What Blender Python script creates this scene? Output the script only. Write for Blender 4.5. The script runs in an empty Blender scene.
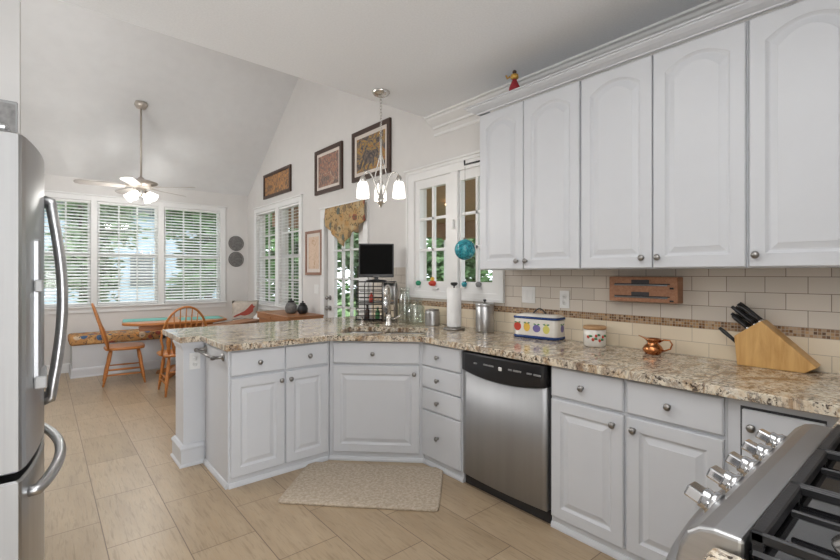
import bpy, bmesh, math, random
from mathutils import Vector, Matrix
from mathutils.geometry import tessellate_polygon
PI = math.pi
random.seed(7)
scn = bpy.context.scene
COL = scn.collection
# ------------------------------------------------------------------ camera, world, lights
F, CX, CY, EYE = 452.0, 420.0, 273.5, 1.36
cam_d = bpy.data.cameras.new('camera'); cam = bpy.data.objects.new('camera', cam_d); COL.objects.link(cam)
yaw = math.atan2(378, 452)
cam.location = (0, 0, EYE); cam.rotation_euler = (PI/2, 0, -yaw)
cam_d.sensor_width = 36; cam_d.lens = F/840*36
cam_d.shift_y = -(280-CY)/840; cam_d.clip_start = .02
scn.camera = cam
w = bpy.data.worlds.new('overcast_sky'); scn.world = w; w.use_nodes = True
bg = w.node_tree.nodes['Background']; bg.inputs[0].default_value = (.86, .93, 1, 1); bg.inputs[1].default_value = 2.5
scn.view_settings.view_transform = 'Standard'; scn.view_settings.look = 'None'
scn.view_settings.gamma = 1; scn.view_settings.use_curve_mapping = False
scn.view_settings.exposure = 0.27
def area(name, loc, rot, sx, sy, power, col=(1, .98, .95)):
    l = bpy.data.lights.new(name, 'AREA'); l.shape = 'RECTANGLE'; l.size = sx; l.size_y = sy; l.energy = power; l.color = col
    o = bpy.data.objects.new(name, l); o.location = loc; o.rotation_euler = rot; COL.objects.link(o); return o
area('kitchen_overhead_fill', (.75, .9, 2.70), (0, 0, 0), 1.3, 1.6, 14, (1, 1, 1))  # added overhead fill out of view, in place of assumed recessed lights
def point(name, loc, power, rad, col=(1, .97, .93)):
    l = bpy.data.lights.new(name, 'POINT'); l.energy = power; l.shadow_soft_size = rad; l.color = col
    o = bpy.data.objects.new(name, l); o.location = loc; COL.objects.link(o); return o
for k in range(4): point('fan_lamp_light', (.967+.17*math.cos(k*PI/2-yaw), 6.69+.17*math.sin(k*PI/2-yaw), 2.16), 5, .05, (1, .98, .95))
point('nook_hidden_fill', (-.55, 4.6, 2.2), 62, .3, (1, .99, .98))  # added fill hidden behind the stub wall to brighten vault and nook
point('kitchen_point_fill', (0, -1.3, 1.05), 96, .4, (1, 1, 1))  # added fill behind the camera, set low to favour the base cabinets
point('kitchen_point_fill', (.3, .2, 2.35), 12, .3, (1, 1, 1))  # second added fill out of view, brightens the kitchen ceiling
area('rear_opening_fill', (-.2, -2.3, 1.5), (math.radians(98), 0, 0), 3.4, 2.4, 24, (.97, .98, 1))  # added fill panel at the open rear side, no window modelled there
sun = bpy.data.lights.new('sun', 'SUN'); sun.energy = .8; sun.angle = .3; so = bpy.data.objects.new('sun', sun)
so.rotation_euler = (math.radians(40), math.radians(25), 0); COL.objects.link(so)

# ------------------------------------------------------------------ materials
def newmat(name):
    m = bpy.data.materials.new(name); m.use_nodes = True
    return m, m.node_tree, m.node_tree.nodes['Principled BSDF']
def nd(t, typ, **kw):
    n = t.nodes.new(typ)
    for k, v in kw.items(): setattr(n, k, v)
    return n
def ramp(t, stops, interp='LINEAR'):
    r = t.nodes.new('ShaderNodeValToRGB'); r.color_ramp.interpolation = interp
    e = r.color_ramp.elements
    while len(e) < len(stops): e.new(.5)
    for i, (p, c) in enumerate(stops): e[i].position = p; e[i].color = (*c, 1)
    return r
def coords(t, scale=(1, 1, 1), rot=(0, 0, 0), loc=(0, 0, 0)):
    tc = t.nodes.new('ShaderNodeTexCoord'); mp = t.nodes.new('ShaderNodeMapping')
    mp.inputs['Scale'].default_value = scale; mp.inputs['Rotation'].default_value = rot; mp.inputs['Location'].default_value = loc
    t.links.new(tc.outputs['Object'], mp.inputs[0]); return mp.outputs[0]
def noise(t, vec, scale, detail=4, rough=.5, dist=0):
    n = t.nodes.new('ShaderNodeTexNoise'); n.inputs['Scale'].default_value = scale; n.inputs['Detail'].default_value = detail
    n.inputs['Roughness'].default_value = rough; n.inputs['Distortion'].default_value = dist
    t.links.new(vec, n.inputs['Vector']); return n.outputs['Fac']
def bump(t, b, fac, strength=.2, dist=.002):
    n = t.nodes.new('ShaderNodeBump'); n.inputs['Strength'].default_value = strength; n.inputs['Distance'].default_value = dist
    t.links.new(fac, n.inputs['Height']); t.links.new(n.outputs[0], b.inputs['Normal'])
def mixc(t, fac, a, b, mode='MIX'):
    n = t.nodes.new('ShaderNodeMix'); n.data_type = 'RGBA'; n.blend_type = mode
    for s, v in ((n.inputs['Factor'], fac), (n.inputs['A'], a), (n.inputs['B'], b)):
        if isinstance(v, (int, float)): s.default_value = v
        elif isinstance(v, tuple): s.default_value = (*v, 1)
        else: t.links.new(v, s)
    return n.outputs['Result']
def plain(name, col, rough=.5, metal=0, var=.06, vs=8, bmp=0, bs=200, coat=0, trans=0, ior=1.45, stretch=(1, 1, 1)):
    m, t, b = newmat(name)
    v = coords(t, stretch)
    f = noise(t, v, vs)
    lo = tuple(c*(1-var) for c in col); hi = tuple(min(1, c*(1+var)) for c in col)
    r = ramp(t, [(.3, lo), (.7, hi)]); t.links.new(f, r.inputs[0]); t.links.new(r.outputs[0], b.inputs['Base Color'])
    b.inputs['Roughness'].default_value = rough; b.inputs['Metallic'].default_value = metal
    b.inputs['Coat Weight'].default_value = coat; b.inputs['Transmission Weight'].default_value = trans; b.inputs['IOR'].default_value = ior
    if bmp: bump(t, b, noise(t, v, bs, 3), bmp)
    return m
def wood(name, a, b_, rough=.4, scale=6, axis=(1, 12, 12)):
    m, t, b = newmat(name)
    v = coords(t, axis); f = noise(t, v, scale, 5, .6, .6)
    r = ramp(t, [(.3, a), (.7, b_)]); t.links.new(f, r.inputs[0]); t.links.new(r.outputs[0], b.inputs['Base Color'])
    b.inputs['Roughness'].default_value = rough; bump(t, b, f, .08); return m
def emis(name, col, st):
    m, t, b = newmat(name); b.inputs['Base Color'].default_value = (*col, 1); b.inputs['Emission Color'].default_value = (*col, 1)
    b.inputs['Emission Strength'].default_value = st; b.inputs['Roughness'].default_value = .3; return m
def glassmat(name, tint=(1, 1, 1), gl=.02):
    m = bpy.data.materials.new(name); m.use_nodes = True; t = m.node_tree; t.nodes.remove(t.nodes['Principled BSDF'])
    tr = t.nodes.new('ShaderNodeBsdfTransparent'); tr.inputs[0].default_value = (*tint, 1)
    g = t.nodes.new('ShaderNodeBsdfGlossy'); g.inputs['Roughness'].default_value = .02
    mx = t.nodes.new('ShaderNodeMixShader'); mx.inputs[0].default_value = gl
    t.links.new(tr.outputs[0], mx.inputs[1]); t.links.new(g.outputs[0], mx.inputs[2]); t.links.new(mx.outputs[0], t.nodes['Material Output'].inputs[0]); return m

M = {}
M['cab'] = plain('cabinet_white_paint', (.595, .61, .64), .38, var=.01)
M['trimw'] = plain('trim_white_paint', (.74, .74, .735), .4, var=.01)
M['wall'] = plain('wall_paint', (.66, .645, .63), .8, var=.015, bmp=.05)
M['vault'] = plain('vault_paint', (.68, .685, .69), .85, var=.02, bmp=.05)
M['ceil'] = plain('ceiling_texture_paint', (.84, .86, .885), .9, var=.03, vs=90, bmp=.7, bs=120)
M['pewter'] = plain('pewter_metal', (.30, .29, .28), .3, 1)
M['steel'] = plain('brushed_stainless', (.46, .46, .465), .34, 1, var=.08, vs=3, stretch=(1, 1, 30))
M['steelh'] = plain('brushed_stainless_door', (.40, .405, .415), .50, 1, var=.05, vs=2, stretch=(6, 6, .3))
M['fridge'] = plain('fridge_stainless', (.42, .425, .43), .30, 1, var=.06, vs=2, stretch=(8, 8, .4))
M['fridgeside'] = plain('fridge_door_edge', (.62, .62, .62), .35, .6, var=.05, vs=5, stretch=(10, 10, .5))
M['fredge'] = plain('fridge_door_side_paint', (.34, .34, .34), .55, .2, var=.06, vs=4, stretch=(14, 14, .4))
M['chrome'] = plain('polished_chrome', (.58, .585, .60), .14, 1)
M['nickel'] = plain('brushed_nickel', (.62, .60, .57), .25, 1)
M['black'] = plain('black_plastic', (.015, .015, .017), .3)
M['iron'] = plain('cast_iron', (.022, .022, .024), .42, .2, var=.2, bmp=.2)
M['enamel'] = plain('black_enamel', (.008, .008, .009), .08, coat=.6)
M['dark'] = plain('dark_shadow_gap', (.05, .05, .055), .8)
M['screen'] = plain('black_screen', (.002, .002, .002), .55)
M['screen'].node_tree.nodes['Principled BSDF'].inputs['Specular IOR Level'].default_value = .08
M['ltgrey'] = plain('light_grey_print', (.22, .22, .22), .5)
M['white'] = plain('white_plastic', (.75, .75, .74), .35, var=.01)
M['paper'] = plain('white_paper_towel', (.82, .82, .82), .9, bmp=.5, bs=150)
M['blind'] = plain('white_blind_slat', (.80, .80, .79), .45, var=.01)
M['oak'] = wood('honey_oak', (.36, .125, .03), (.56, .225, .06), .35)
M['oakdark'] = wood('brown_oak_sideboard', (.26, .10, .035), (.40, .18, .07), .4)
M['bamboo'] = wood('bamboo_block', (.50, .27, .08), (.66, .40, .15), .4, 5, (8, 1, 1))
M['rackwood'] = wood('brown_rack_wood', (.27, .12, .06), (.40, .20, .11), .45, 6, (12, 1, 12))
M['frame'] = wood('dark_walnut_frame', (.035, .018, .012), (.07, .035, .022), .4)
M['frameb'] = wood('brown_frame', (.20, .09, .05), (.30, .14, .08), .4)
M['mat'] = plain('cream_picture_mat', (.66, .60, .55), .9)
M['copper'] = plain('hammered_copper', (.52, .21, .085), .22, 1, var=.15, vs=30, bmp=.2, bs=60)
M['ceramic'] = plain('cream_ceramic', (.75, .72, .66), .12, coat=.5)
M['cork'] = wood('light_wood_lid', (.42, .24, .11), (.52, .32, .16), .5)
M['navy'] = plain('navy_enamel', (.02, .05, .17), .25)
M['red'] = plain('red_glaze', (.55, .06, .035), .4)
M['redcloth'] = plain('dark_red_cloth', (.28, .02, .03), .8)
M['gold'] = plain('gold_trim', (.55, .33, .08), .4, .6)
M['yellow'] = plain('yellow_glaze', (.75, .48, .08), .4)
M['leaf'] = plain('leaf_green_glaze', (.06, .22, .08), .4)
M['purple'] = plain('purple_glaze', (.16, .13, .33), .4)
M['pear'] = plain('pear_glaze', (.62, .58, .15), .4)
M['teal'] = plain('teal_mat_cloth', (.16, .42, .38), .8)
M['green'] = plain('green_glaze', (.02, .25, .13), .3)
M['pane'] = glassmat('window_glass')
M['jar'] = glassmat('clear_jar_glass', (.93, .96, .945), .12)
M['shade'] = emis('frosted_lamp_shade', (1, .97, .93), 1.0)
M['fanshade'] = emis('frosted_fan_lamp_shade', (1, .98, .95), 1.0)
M['fan'] = plain('fan_motor_nickel', (.50, .45, .40), .35, .5)
M['blade'] = plain('fan_blade_whitewash', (.42, .39, .36), .5)
M['plate'] = plain('grey_pewter_plate', (.16, .155, .15), .55, .0, var=.35, vs=40)
M['bark'] = plain('tree_bark', (.10, .075, .055), .9, var=.3)
M['house'] = plain('pale_blue_siding', (.48, .58, .70), .8)
M['roof'] = plain('grey_shingle', (.16, .17, .18), .9)
M['porch'] = wood('brown_porch_boards', (.34, .21, .13), (.46, .30, .20), .55)
M['birdred'] = plain('cardinal_red_print', (.35, .07, .05), .9)
M['linen'] = plain('beige_linen', (.52, .46, .40), .95, var=.12, vs=20)
M['whitecloth'] = plain('white_throw_cloth', (.72, .71, .70), .95)
for i, c in enumerate([(.13, .24, .09), (.20, .33, .15), (.09, .17, .07), (.27, .36, .22)]):
    M['tree%d' % i] = plain('tree_foliage_%s' % 'abcd'[i], c, .8, var=.45, vs=1.3)
M['grass'] = plain('lawn_grass', (.13, .22, .07), .95, var=.3, vs=3)

def granite():
    m, t, b = newmat('granite'); v = coords(t)
    big = noise(t, coords(t, (1, 2.0, 1), (0, 0, .6)), 3.0, 7, .68, 1.8)
    r1 = ramp(t, [(.32, (.15, .09, .05)), (.40, (.36, .235, .135)), (.46, (.65, .54, .40)), (.56, (.73, .67, .55)), (.61, (.50, .37, .24)), (.68, (.24, .17, .13))])
    t.links.new(big, r1.inputs[0])
    f6 = noise(t, coords(t, (2.2, 1, 1)), 4.2, 8, .72, 2.6); r6 = ramp(t, [(.50, (0, 0, 0)), (.545, (.75, .75, .75)), (.60, (0, 0, 0))]); t.links.new(f6, r6.inputs[0])
    c = mixc(t, r6.outputs[0], r1.outputs[0], (.20, .165, .15))
    f5 = noise(t, coords(t, (1.5, 1, 1)), 6.5, 6, .7, 1.6); r5 = ramp(t, [(.56, (0, 0, 0)), (.66, (.7, .7, .7))]); t.links.new(f5, r5.inputs[0])
    c = mixc(t, r5.outputs[0], c, (.68, .65, .60))
    f4 = noise(t, v, 26, 5, .7); r4 = ramp(t, [(.55, (0, 0, 0)), (.66, (.7, .7, .7))]); t.links.new(f4, r4.inputs[0])
    c = mixc(t, r4.outputs[0], c, (.30, .18, .08))
    f2 = noise(t, v, 60, 4, .7); r2 = ramp(t, [(.43, (1, 1, 1)), (.48, (0, 0, 0))]); t.links.new(f2, r2.inputs[0])
    f3 = noise(t, v, 9, 5, .7, .8); r3 = ramp(t, [(.38, (0, 0, 0)), (.54, (1, 1, 1))]); t.links.new(f3, r3.inputs[0])
    mu = nd(t, 'ShaderNodeMath', operation='MULTIPLY'); t.links.new(r2.outputs[0], mu.inputs[0]); t.links.new(r3.outputs[0], mu.inputs[1])
    c = mixc(t, mu.outputs[0], c, (.05, .032, .022))
    t.links.new(c, b.inputs['Base Color']); b.inputs['Roughness'].default_value = .10
    return m
M['granite'] = granite()

def brickmat(name, axes, bw, rh, mortar, cols, grout, offset=.5, rough=.3, grain=None, org=(0, 0), bmp=.3, squash=None):
    # axes: object axes used as (u, v)
    m, t, b = newmat(name)
    tc = nd(t, 'ShaderNodeTexCoord'); sp = nd(t, 'ShaderNodeSeparateXYZ'); t.links.new(tc.outputs['Object'], sp.inputs[0])
    cb = nd(t, 'ShaderNodeCombineXYZ')
    for i, ax in enumerate(axes):
        a = nd(t, 'ShaderNodeMath', operation='ADD'); a.inputs[1].default_value = -org[i] + 20*(bw if i == 0 else rh)
        t.links.new(sp.outputs[ax], a.inputs[0]); t.links.new(a.outputs[0], cb.inputs[i])
    br = nd(t, 'ShaderNodeTexBrick'); br.offset = offset; br.offset_frequency = 2
    br.inputs['Scale'].default_value = 1; br.inputs['Brick Width'].default_value = bw; br.inputs['Row Height'].default_value = rh
    br.inputs['Mortar Size'].default_value = mortar; br.inputs['Mortar Smooth'].default_value = .1; br.inputs['Bias'].default_value = 0
    br.inputs['Color1'].default_value = (0, 0, 0, 1); br.inputs['Color2'].default_value = (1, 1, 1, 1); br.inputs['Mortar'].default_value = (.5, .5, .5, 1)
    t.links.new(cb.outputs[0], br.inputs['Vector'])
    n = len(cols); r = ramp(t, [(.02+.96*i/max(1, n-1), c) for i, c in enumerate(cols)]); t.links.new(br.outputs['Color'], r.inputs[0])
    c = r.outputs[0]
    if grain:
        v = coords(t, grain); g = noise(t, v, 5, 6, .65, .4); gr = ramp(t, [(.32, (.66, .62, .57)), (.5, (1, 1, 1)), (.7, (.95, .88, .8))]); t.links.new(g, gr.inputs[0])
        c = mixc(t, .75, c, gr.outputs[0], 'MULTIPLY')
        g2 = noise(t, coords(t, (4, .8, 1)), 2.2, 4, .6); gr2 = ramp(t, [(.35, (.82, .80, .78)), (.65, (1, 1, 1))]); t.links.new(g2, gr2.inputs[0])
        c = mixc(t, .8, c, gr2.outputs[0], 'MULTIPLY')
    c = mixc(t, br.outputs['Fac'], c, grout)
    t.links.new(c, b.inputs['Base Color']); b.inputs['Roughness'].default_value = rough
    inv = nd(t, 'ShaderNodeMath', operation='SUBTRACT'); inv.inputs[0].default_value = 1; t.links.new(br.outputs['Fac'], inv.inputs[1])
    bump(t, b, inv.outputs[0], bmp); return m
M['floor'] = brickmat('floor_plank_tile', (1, 0), .632, .31, .0026, [(.385, .29, .185), (.46, .355, .237), (.42, .32, .21)], (.17, .115, .075), .5, .33, (14, 1.2, 1), (2.705+.316, .245), .25)
M['tile_up'] = brickmat('cream_subway_tile_shaded', (1, 2), .162, .0785, .0016, [(.56, .505, .44), (.62, .56, .49)], (.22, .18, .14), .5, .22, None, (.451+.081, 1.109))  # darker than the lower tiles: shade of the wall cabinets mixed into the colour
M['tile_lo'] = brickmat('cream_lower_tile_lit', (1, 2), .162, .0755, .0014, [(.69, .59, .44), (.74, .645, .50)], (.42, .35, .27), .5, .22, None, (.45, .914))  # lit version of the cream tile, brightness put into the colour
M['mosaic'] = brickmat('brown_mosaic_tile', (1, 2), .0147, .0147, .0012, [(.10, .045, .02), (.42, .25, .12), (.17, .08, .035), (.46, .32, .20), (.12, .06, .03)], (.40, .33, .25), 0, .2, None, (.3, 1.065))

def fabric(name, base, spots, scale, rough=.9, line=(.08, .06, .05)):
    m, t, b = newmat(name); v = coords(t)
    vo = nd(t, 'ShaderNodeTexVoronoi'); vo.inputs['Scale'].default_value = scale; t.links.new(v, vo.inputs['Vector'])
    n = noise(t, v, scale*1.7, 5, .7, 1.5)
    sep = nd(t, 'ShaderNodeSeparateColor'); t.links.new(vo.outputs['Color'], sep.inputs[0])
    r = ramp(t, [((i+.0)/len(spots), c) for i, c in enumerate(spots)], 'CONSTANT'); t.links.new(sep.outputs[0], r.inputs[0])
    rd = ramp(t, [(.42, (1, 1, 1)), (.50, (0, 0, 0))]); t.links.new(vo.outputs['Distance'], rd.inputs[0])
    c = mixc(t, rd.outputs[0], base, r.outputs[0])
    rn = ramp(t, [(.54, (0, 0, 0)), (.58, (1, 1, 1))]); t.links.new(n, rn.inputs[0])
    c = mixc(t, rn.outputs[0], c, line)
    t.links.new(c, b.inputs['Base Color']); b.inputs['Roughness'].default_value = rough; return m
M['floral'] = fabric('orange_floral_cushion_fabric', (.52, .27, .10), [(.62, .36, .14), (.05, .12, .24), (.62, .50, .36), (.36, .08, .05), (.62, .30, .09)], 11)
M['valance'] = fabric('gold_floral_valance_fabric', (.46, .31, .15), [(.46, .27, .11), (.13, .15, .13), (.48, .37, .22), (.26, .18, .10), (.28, .09, .06)], 10, line=(.12, .10, .06))
def artmat(name, stops, scale, dist=2):
    m, t, b = newmat(name); f = noise(t, coords(t), scale, 6, .7, dist)
    r = ramp(t, stops); t.links.new(f, r.inputs[0]); t.links.new(r.outputs[0], b.inputs['Base Color']); b.inputs['Roughness'].default_value = .6; return m
M['art1'] = artmat('amber_print', [(.38, (.10, .08, .06)), (.5, (.32, .17, .08)), (.6, (.50, .24, .08))], 12)
M['art2'] = artmat('muted_red_print', [(.38, (.11, .09, .08)), (.47, (.26, .18, .15)), (.54, (.36, .15, .09)), (.62, (.42, .36, .28))], 11)
M['art3'] = artmat('dark_gold_print', [(.40, (.05, .045, .045)), (.50, (.17, .13, .11)), (.56, (.45, .28, .05)), (.62, (.28, .09, .05))], 8)
M['art4'] = artmat('sepia_map_print', [(.35, (.55, .40, .28)), (.5, (.68, .52, .40)), (.65, (.46, .28, .16))], 6)
M['globe'] = artmat('blue_swirled_glass', [(.30, (.01, .04, .06)), (.45, (.02, .17, .22)), (.58, (.03, .38, .45)), (.7, (.25, .55, .55))], 14, 3)
M['globe'].node_tree.nodes['Principled BSDF'].inputs['Roughness'].default_value = .08
def rugmat():
    m, t, b = newmat('beige_woven_rug'); v = coords(t, (1, 1, 1))
    f = noise(t, v, 55, 4, .7); r = ramp(t, [(.35, (.36, .29, .215)), (.65, (.54, .46, .365))]); t.links.new(f, r.inputs[0])
    t.links.new(r.outputs[0], b.inputs['Base Color']); b.inputs['Roughness'].default_value = .8
    vo = nd(t, 'ShaderNodeTexVoronoi'); vo.inputs['Scale'].default_value = 45; t.links.new(v, vo.inputs['Vector']); bump(t, b, vo.outputs['Distance'], .6, .004); return m
M['rug'] = rugmat()

# ------------------------------------------------------------------ mesh helpers
class MB:
    def __init__(s): s.bm = bmesh.new()
    def box(s, a, b, bev=0, seg=1):
        r = bmesh.ops.create_cube(s.bm, size=1); vs = r['verts']
        for v in vs:
            v.co = Vector([a[i] + (v.co[i]+.5)*(b[i]-a[i]) for i in range(3)])
        if bev:
            es = list({e for v in vs for e in v.link_edges})
            bmesh.ops.bevel(s.bm, geom=es, offset=bev, segments=seg, profile=.5, affect='EDGES')
        return s
    def obox(s, c, half, rot, bev=0):
        m = Matrix.Translation(c) @ rot.to_4x4()
        r = bmesh.ops.create_cube(s.bm, size=2); vs = r['verts']
        for v in vs: v.co = m @ Vector([v.co[i]*half[i] for i in range(3)])
        if bev:
            es = list({e for v in vs for e in v.link_edges}); bmesh.ops.bevel(s.bm, geom=es, offset=bev, segments=2, profile=.5, affect='EDGES')
        return s
    def loft(s, rings, cap=True, close=False, smooth=True):
        vr = [[s.bm.verts.new(p) for p in r] for r in rings]
        n = len(rings[0]); m = len(vr)
        for i in range(m if close else m-1):
            A, B = vr[i], vr[(i+1) % m]
            for j in range(n):
                try:
                    f = s.bm.faces.new((A[j], A[(j+1) % n], B[(j+1) % n], B[j])); f.smooth = smooth
                except ValueError: pass
        if cap and not close:
            s.bm.faces.new(list(reversed(vr[0]))); s.bm.faces.new(vr[-1])
        return s
    def tube(s, pts, r, seg=8, close=False, flat=1.0):
        pts = [Vector(p) for p in pts]; rs = r if isinstance(r, (list, tuple)) else [r]*len(pts)
        rings = []; up = None
        for i, p in enumerate(pts):
            if close: d = pts[(i+1) % len(pts)] - pts[i-1]
            else: d = pts[min(i+1, len(pts)-1)] - pts[max(i-1, 0)]
            d.normalize()
            if up is None: up = Vector((0, 0, 1)) if abs(d.z) < .9 else Vector((1, 0, 0))
            x = d.cross(up).normalized(); y = x.cross(d).normalized(); up = y
            rings.append([p + (x*math.cos(2*PI*k/seg) + y*math.sin(2*PI*k/seg)*flat)*rs[i] for k in range(seg)])
        return s.loft(rings, not close, close)
    def cyl(s, a, b, r0, r1=None, seg=16): return s.tube([a, b], [r0, r0 if r1 is None else r1], seg)
    def lathe(s, prof, c=(0, 0, 0), seg=24, rot=None, cap=True):
        c = Vector(c); R = rot or Matrix.Identity(3)
        rings = [[c + R @ Vector((r*math.cos(2*PI*k/seg), r*math.sin(2*PI*k/seg), z)) for k in range(seg)] for r, z in prof]
        return s.loft(rings, cap)
    def ball(s, c, r, sc=(1, 1, 1), seg=16):
        n = seg//2; prof = [(max(1e-4, math.sin(PI*i/n)), -math.cos(PI*i/n)) for i in range(n+1)]
        rings = [[Vector((c[0]+r*sc[0]*q*math.cos(2*PI*k/seg), c[1]+r*sc[1]*q*math.sin(2*PI*k/seg), c[2]+r*sc[2]*z)) for k in range(seg)] for q, z in prof]
        return s.loft(rings)
    def prism(s, poly, z0, z1, bev=0, mapf=None):
        mapf = mapf or (lambda x, y, z: (x, y, z))
        return s.loft([[mapf(x, y, z0) for x, y in poly], [mapf(x, y, z1) for x, y in poly]], smooth=False)
    def plate(s, outer, holes, z0, z1, mapf=None):
        mapf = mapf or (lambda x, y, z: (x, y, z))
        loops = [outer] + holes
        tris = tessellate_polygon([[Vector((x, y, 0)) for x, y in l] for l in loops])
        flat = [p for l in loops for p in l]
        A = [s.bm.verts.new(mapf(x, y, z0)) for x, y in flat]; B = [s.bm.verts.new(mapf(x, y, z1)) for x, y in flat]
        for t in tris:
            s.bm.faces.new([B[i] for i in t]); s.bm.faces.new([A[i] for i in reversed(t)])
        k = 0
        for l in loops:
            n = len(l)
            for i in range(n): s.bm.faces.new((A[k+i], A[k+(i+1) % n], B[k+(i+1) % n], B[k+i]))
            k += n
        return s
    def sweep(s, prof, path, side=1, close=False):
        # prof [(out, z)], path [(x, y)]; out is perpendicular to the path with mitres
        P = [Vector(p) for p in path]; rings = []
        n = len(P)
        for i in range(n):
            d0 = (P[i]-P[i-1]).normalized() if (i > 0 or close) else None
            d1 = (P[(i+1) % n]-P[i]).normalized() if (i < n-1 or close) else None
            d0 = d0 or d1; d1 = d1 or d0
            n0 = Vector((-d0.y, d0.x))*side; n1 = Vector((-d1.y, d1.x))*side
            m = (n0+n1).normalized(); k = 1/max(.2, m.dot(n0))
            rings.append([Vector((P[i].x+m.x*o*k, P[i].y+m.y*o*k, z)) for o, z in prof])
        return s.loft(rings, not close, close, smooth=False)
    def build(s, name, mat, parent=None, loc=(0, 0, 0), rotz=0, bevel=0, smooth=False):
        bmesh.ops.recalc_face_normals(s.bm, faces=s.bm.faces)
        me = bpy.data.meshes.new(name); s.bm.to_mesh(me); s.bm.free()
        o = bpy.data.objects.new(name, me); COL.objects.link(o)
        me.materials.append(M[mat] if isinstance(mat, str) else mat)
        o.parent = parent; o.location = loc; o.rotation_euler = (0, 0, rotz)
        if smooth:
            for p in me.polygons: p.use_smooth = True
        if bevel:
            b = o.modifiers.new('bevel', 'BEVEL'); b.width = bevel; b.segments = 3; b.limit_method = 'ANGLE'; b.angle_limit = math.radians(50)
        return o
def tag(o, label, cat, group=None):
    o['label'] = label; o['category'] = cat
    if group: o['group'] = group
    return o
def thing(name, label, cat, loc=(0, 0, 0), rotz=0, group=None):
    o = bpy.data.objects.new(name, None); o.empty_display_size = .05; COL.objects.link(o)
    o.location = loc; o.rotation_euler = (0, 0, rotz); return tag(o, label, cat, group)
def struct_root(name, loc=(0, 0, 0), rotz=0):
    o = bpy.data.objects.new(name, None); COL.objects.link(o); o.location = loc; o.rotation_euler = (0, 0, rotz); o['kind'] = 'structure'; return o
def struct(o): o['kind'] = 'structure'; return o
def kids(o): return [c for c in bpy.data.objects if c.parent == o]
def dup(root, loc, rotz, label=None, group=None):
    def cp(o, par):
        c = o.copy(); COL.objects.link(c); c.parent = par
        for ch in kids(o): cp(ch, c)
        return c
    r = cp(root, None); r.location = loc; r.rotation_euler = (0, 0, rotz)
    if label: r['label'] = label
    if group: r['group'] = group
    return r
RX = lambda a: Matrix.Rotation(a, 3, 'X')
RY = lambda a: Matrix.Rotation(a, 3, 'Y')
RZ = lambda a: Matrix.Rotation(a, 3, 'Z')
XW, YN, ZC = 2.72, 7.87, 2.745

# ------------------------------------------------------------------ structure
struct(MB().box((-3, -3, -.1), (XW+.14, YN+.14, 0)).build('floor', 'floor'))
yz = lambda y, z, x: (x, y, z)
xz = lambda x, z, y: (x, y, z)
def rect(a, b, c, d): return [(a, c), (b, c), (b, d), (a, d)]
W2 = [(6.64, 7.44), (5.825, 6.52)]; WT1, WT2 = 2.385, 2.345
struct(MB().plate([(-.52, 0), (4.20, 0), (4.20, 2.06), (5.10, 2.06), (5.10, 0), (YN+.14, 0), (YN+.14, 2.60), (5.47, 4.42), (3.0, 2.78), (-.52, 2.78)],
      [rect(2.30, 3.32, 1.20, 2.23)] + [rect(a, b, .88, WT2) for a, b in W2], XW, XW+.14, yz).build('wall_right', 'wall'))
BW = [(-.27, .53), (.60, 1.36), (1.44, 2.26)]
struct(MB().plate(rect(-1.2, XW, 0, 2.72), [rect(a, b, .90, WT1) for a, b in BW], YN, YN+.14, xz).build('wall_back', 'wall'))
struct(MB().box((-1.02, 2.78, 0), (-.90, YN, 4.5)).build('wall_left', 'wall'))
struct(MB().box((-.90, 2.78, 0), (-.079, 2.92, 2.80)).build('wall_stub', 'wall'))
struct(MB().box((-1.02, -2.6, 0), (-.90, 2.78, 2.80)).build('wall_left', 'wall'))
struct(MB().box((.42, -.52, 0), (XW, -.38, 2.80)).build('wall_near', 'wall'))
# kitchen flat ceiling, ends at the vault
struct(MB().prism([(-1.02, -2.6), (XW, -2.6), (XW, 3.06), (.054, 2.935), (-1.02, 2.885)], ZC, ZC+.12).build('ceiling', 'ceil'))
# vaulted ceiling over the breakfast nook
zr = 2.69+.69*2.4
prof = [(YN, 2.69), (5.47, zr), (3.0, 2.80), (3.0, 2.92), (5.47, zr+.12), (YN+.14, 2.72)]
struct(MB().prism(prof, -1.02, XW+.14, mapf=lambda y, z, x: (x, y, z)).build('ceiling_vault', 'vault'))
# backsplash
bs = lambda n, m, y0, y1, z0, z1: struct(MB().box((XW-.010, y0, z0), (XW, y1, z1)).build(n, m))
struct(MB().plate([(-.37, 1.109), (4.05, 1.109), (4.05, 1.42), (3.42, 1.42), (3.42, 1.14), (2.24, 1.14), (2.24, 1.385), (-.37, 1.385)], [], XW-.010, XW, yz).build('wall_tile_upper', 'tile_up'))
bs('wall_tile_mosaic', 'mosaic', -.37, 4.05, 1.065, 1.109)
bs('wall_tile_lower', 'tile_lo', -.37, 4.05, .914, 1.065)
# crown at the ceiling
crown = [(0, ZC-.085), (.014, ZC-.085), (.02, ZC-.070), (.05, ZC-.055), (.09, ZC-.032), (.10, ZC-.018), (.12, ZC-.014), (.12, ZC), (0, ZC)]
struct(MB().sweep([(0, 2.590), (.010, 2.590), (.014, 2.600), (.014, 2.612), (0, 2.616)], [(XW, 3.04), (XW, -.38)], side=-1).build('trim_3', 'trimw'))
struct(MB().sweep(crown, [(XW, 3.055), (XW, -.38)], side=-1).build('trim_1', 'trimw'))
# crown on the wall cabinets with its return
cc = [(0, 2.483), (.012, 2.483), (.014, 2.490), (.026, 2.494), (.045, 2.503), (.064, 2.516), (.067, 2.523), (.078, 2.524), (.078, 2.532), (0, 2.532)]
struct(MB().sweep(cc, [(XW-.001, 2.192), (2.379, 2.192), (2.379, -.37)], side=-1).build('trim_2', 'cab'))
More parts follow.
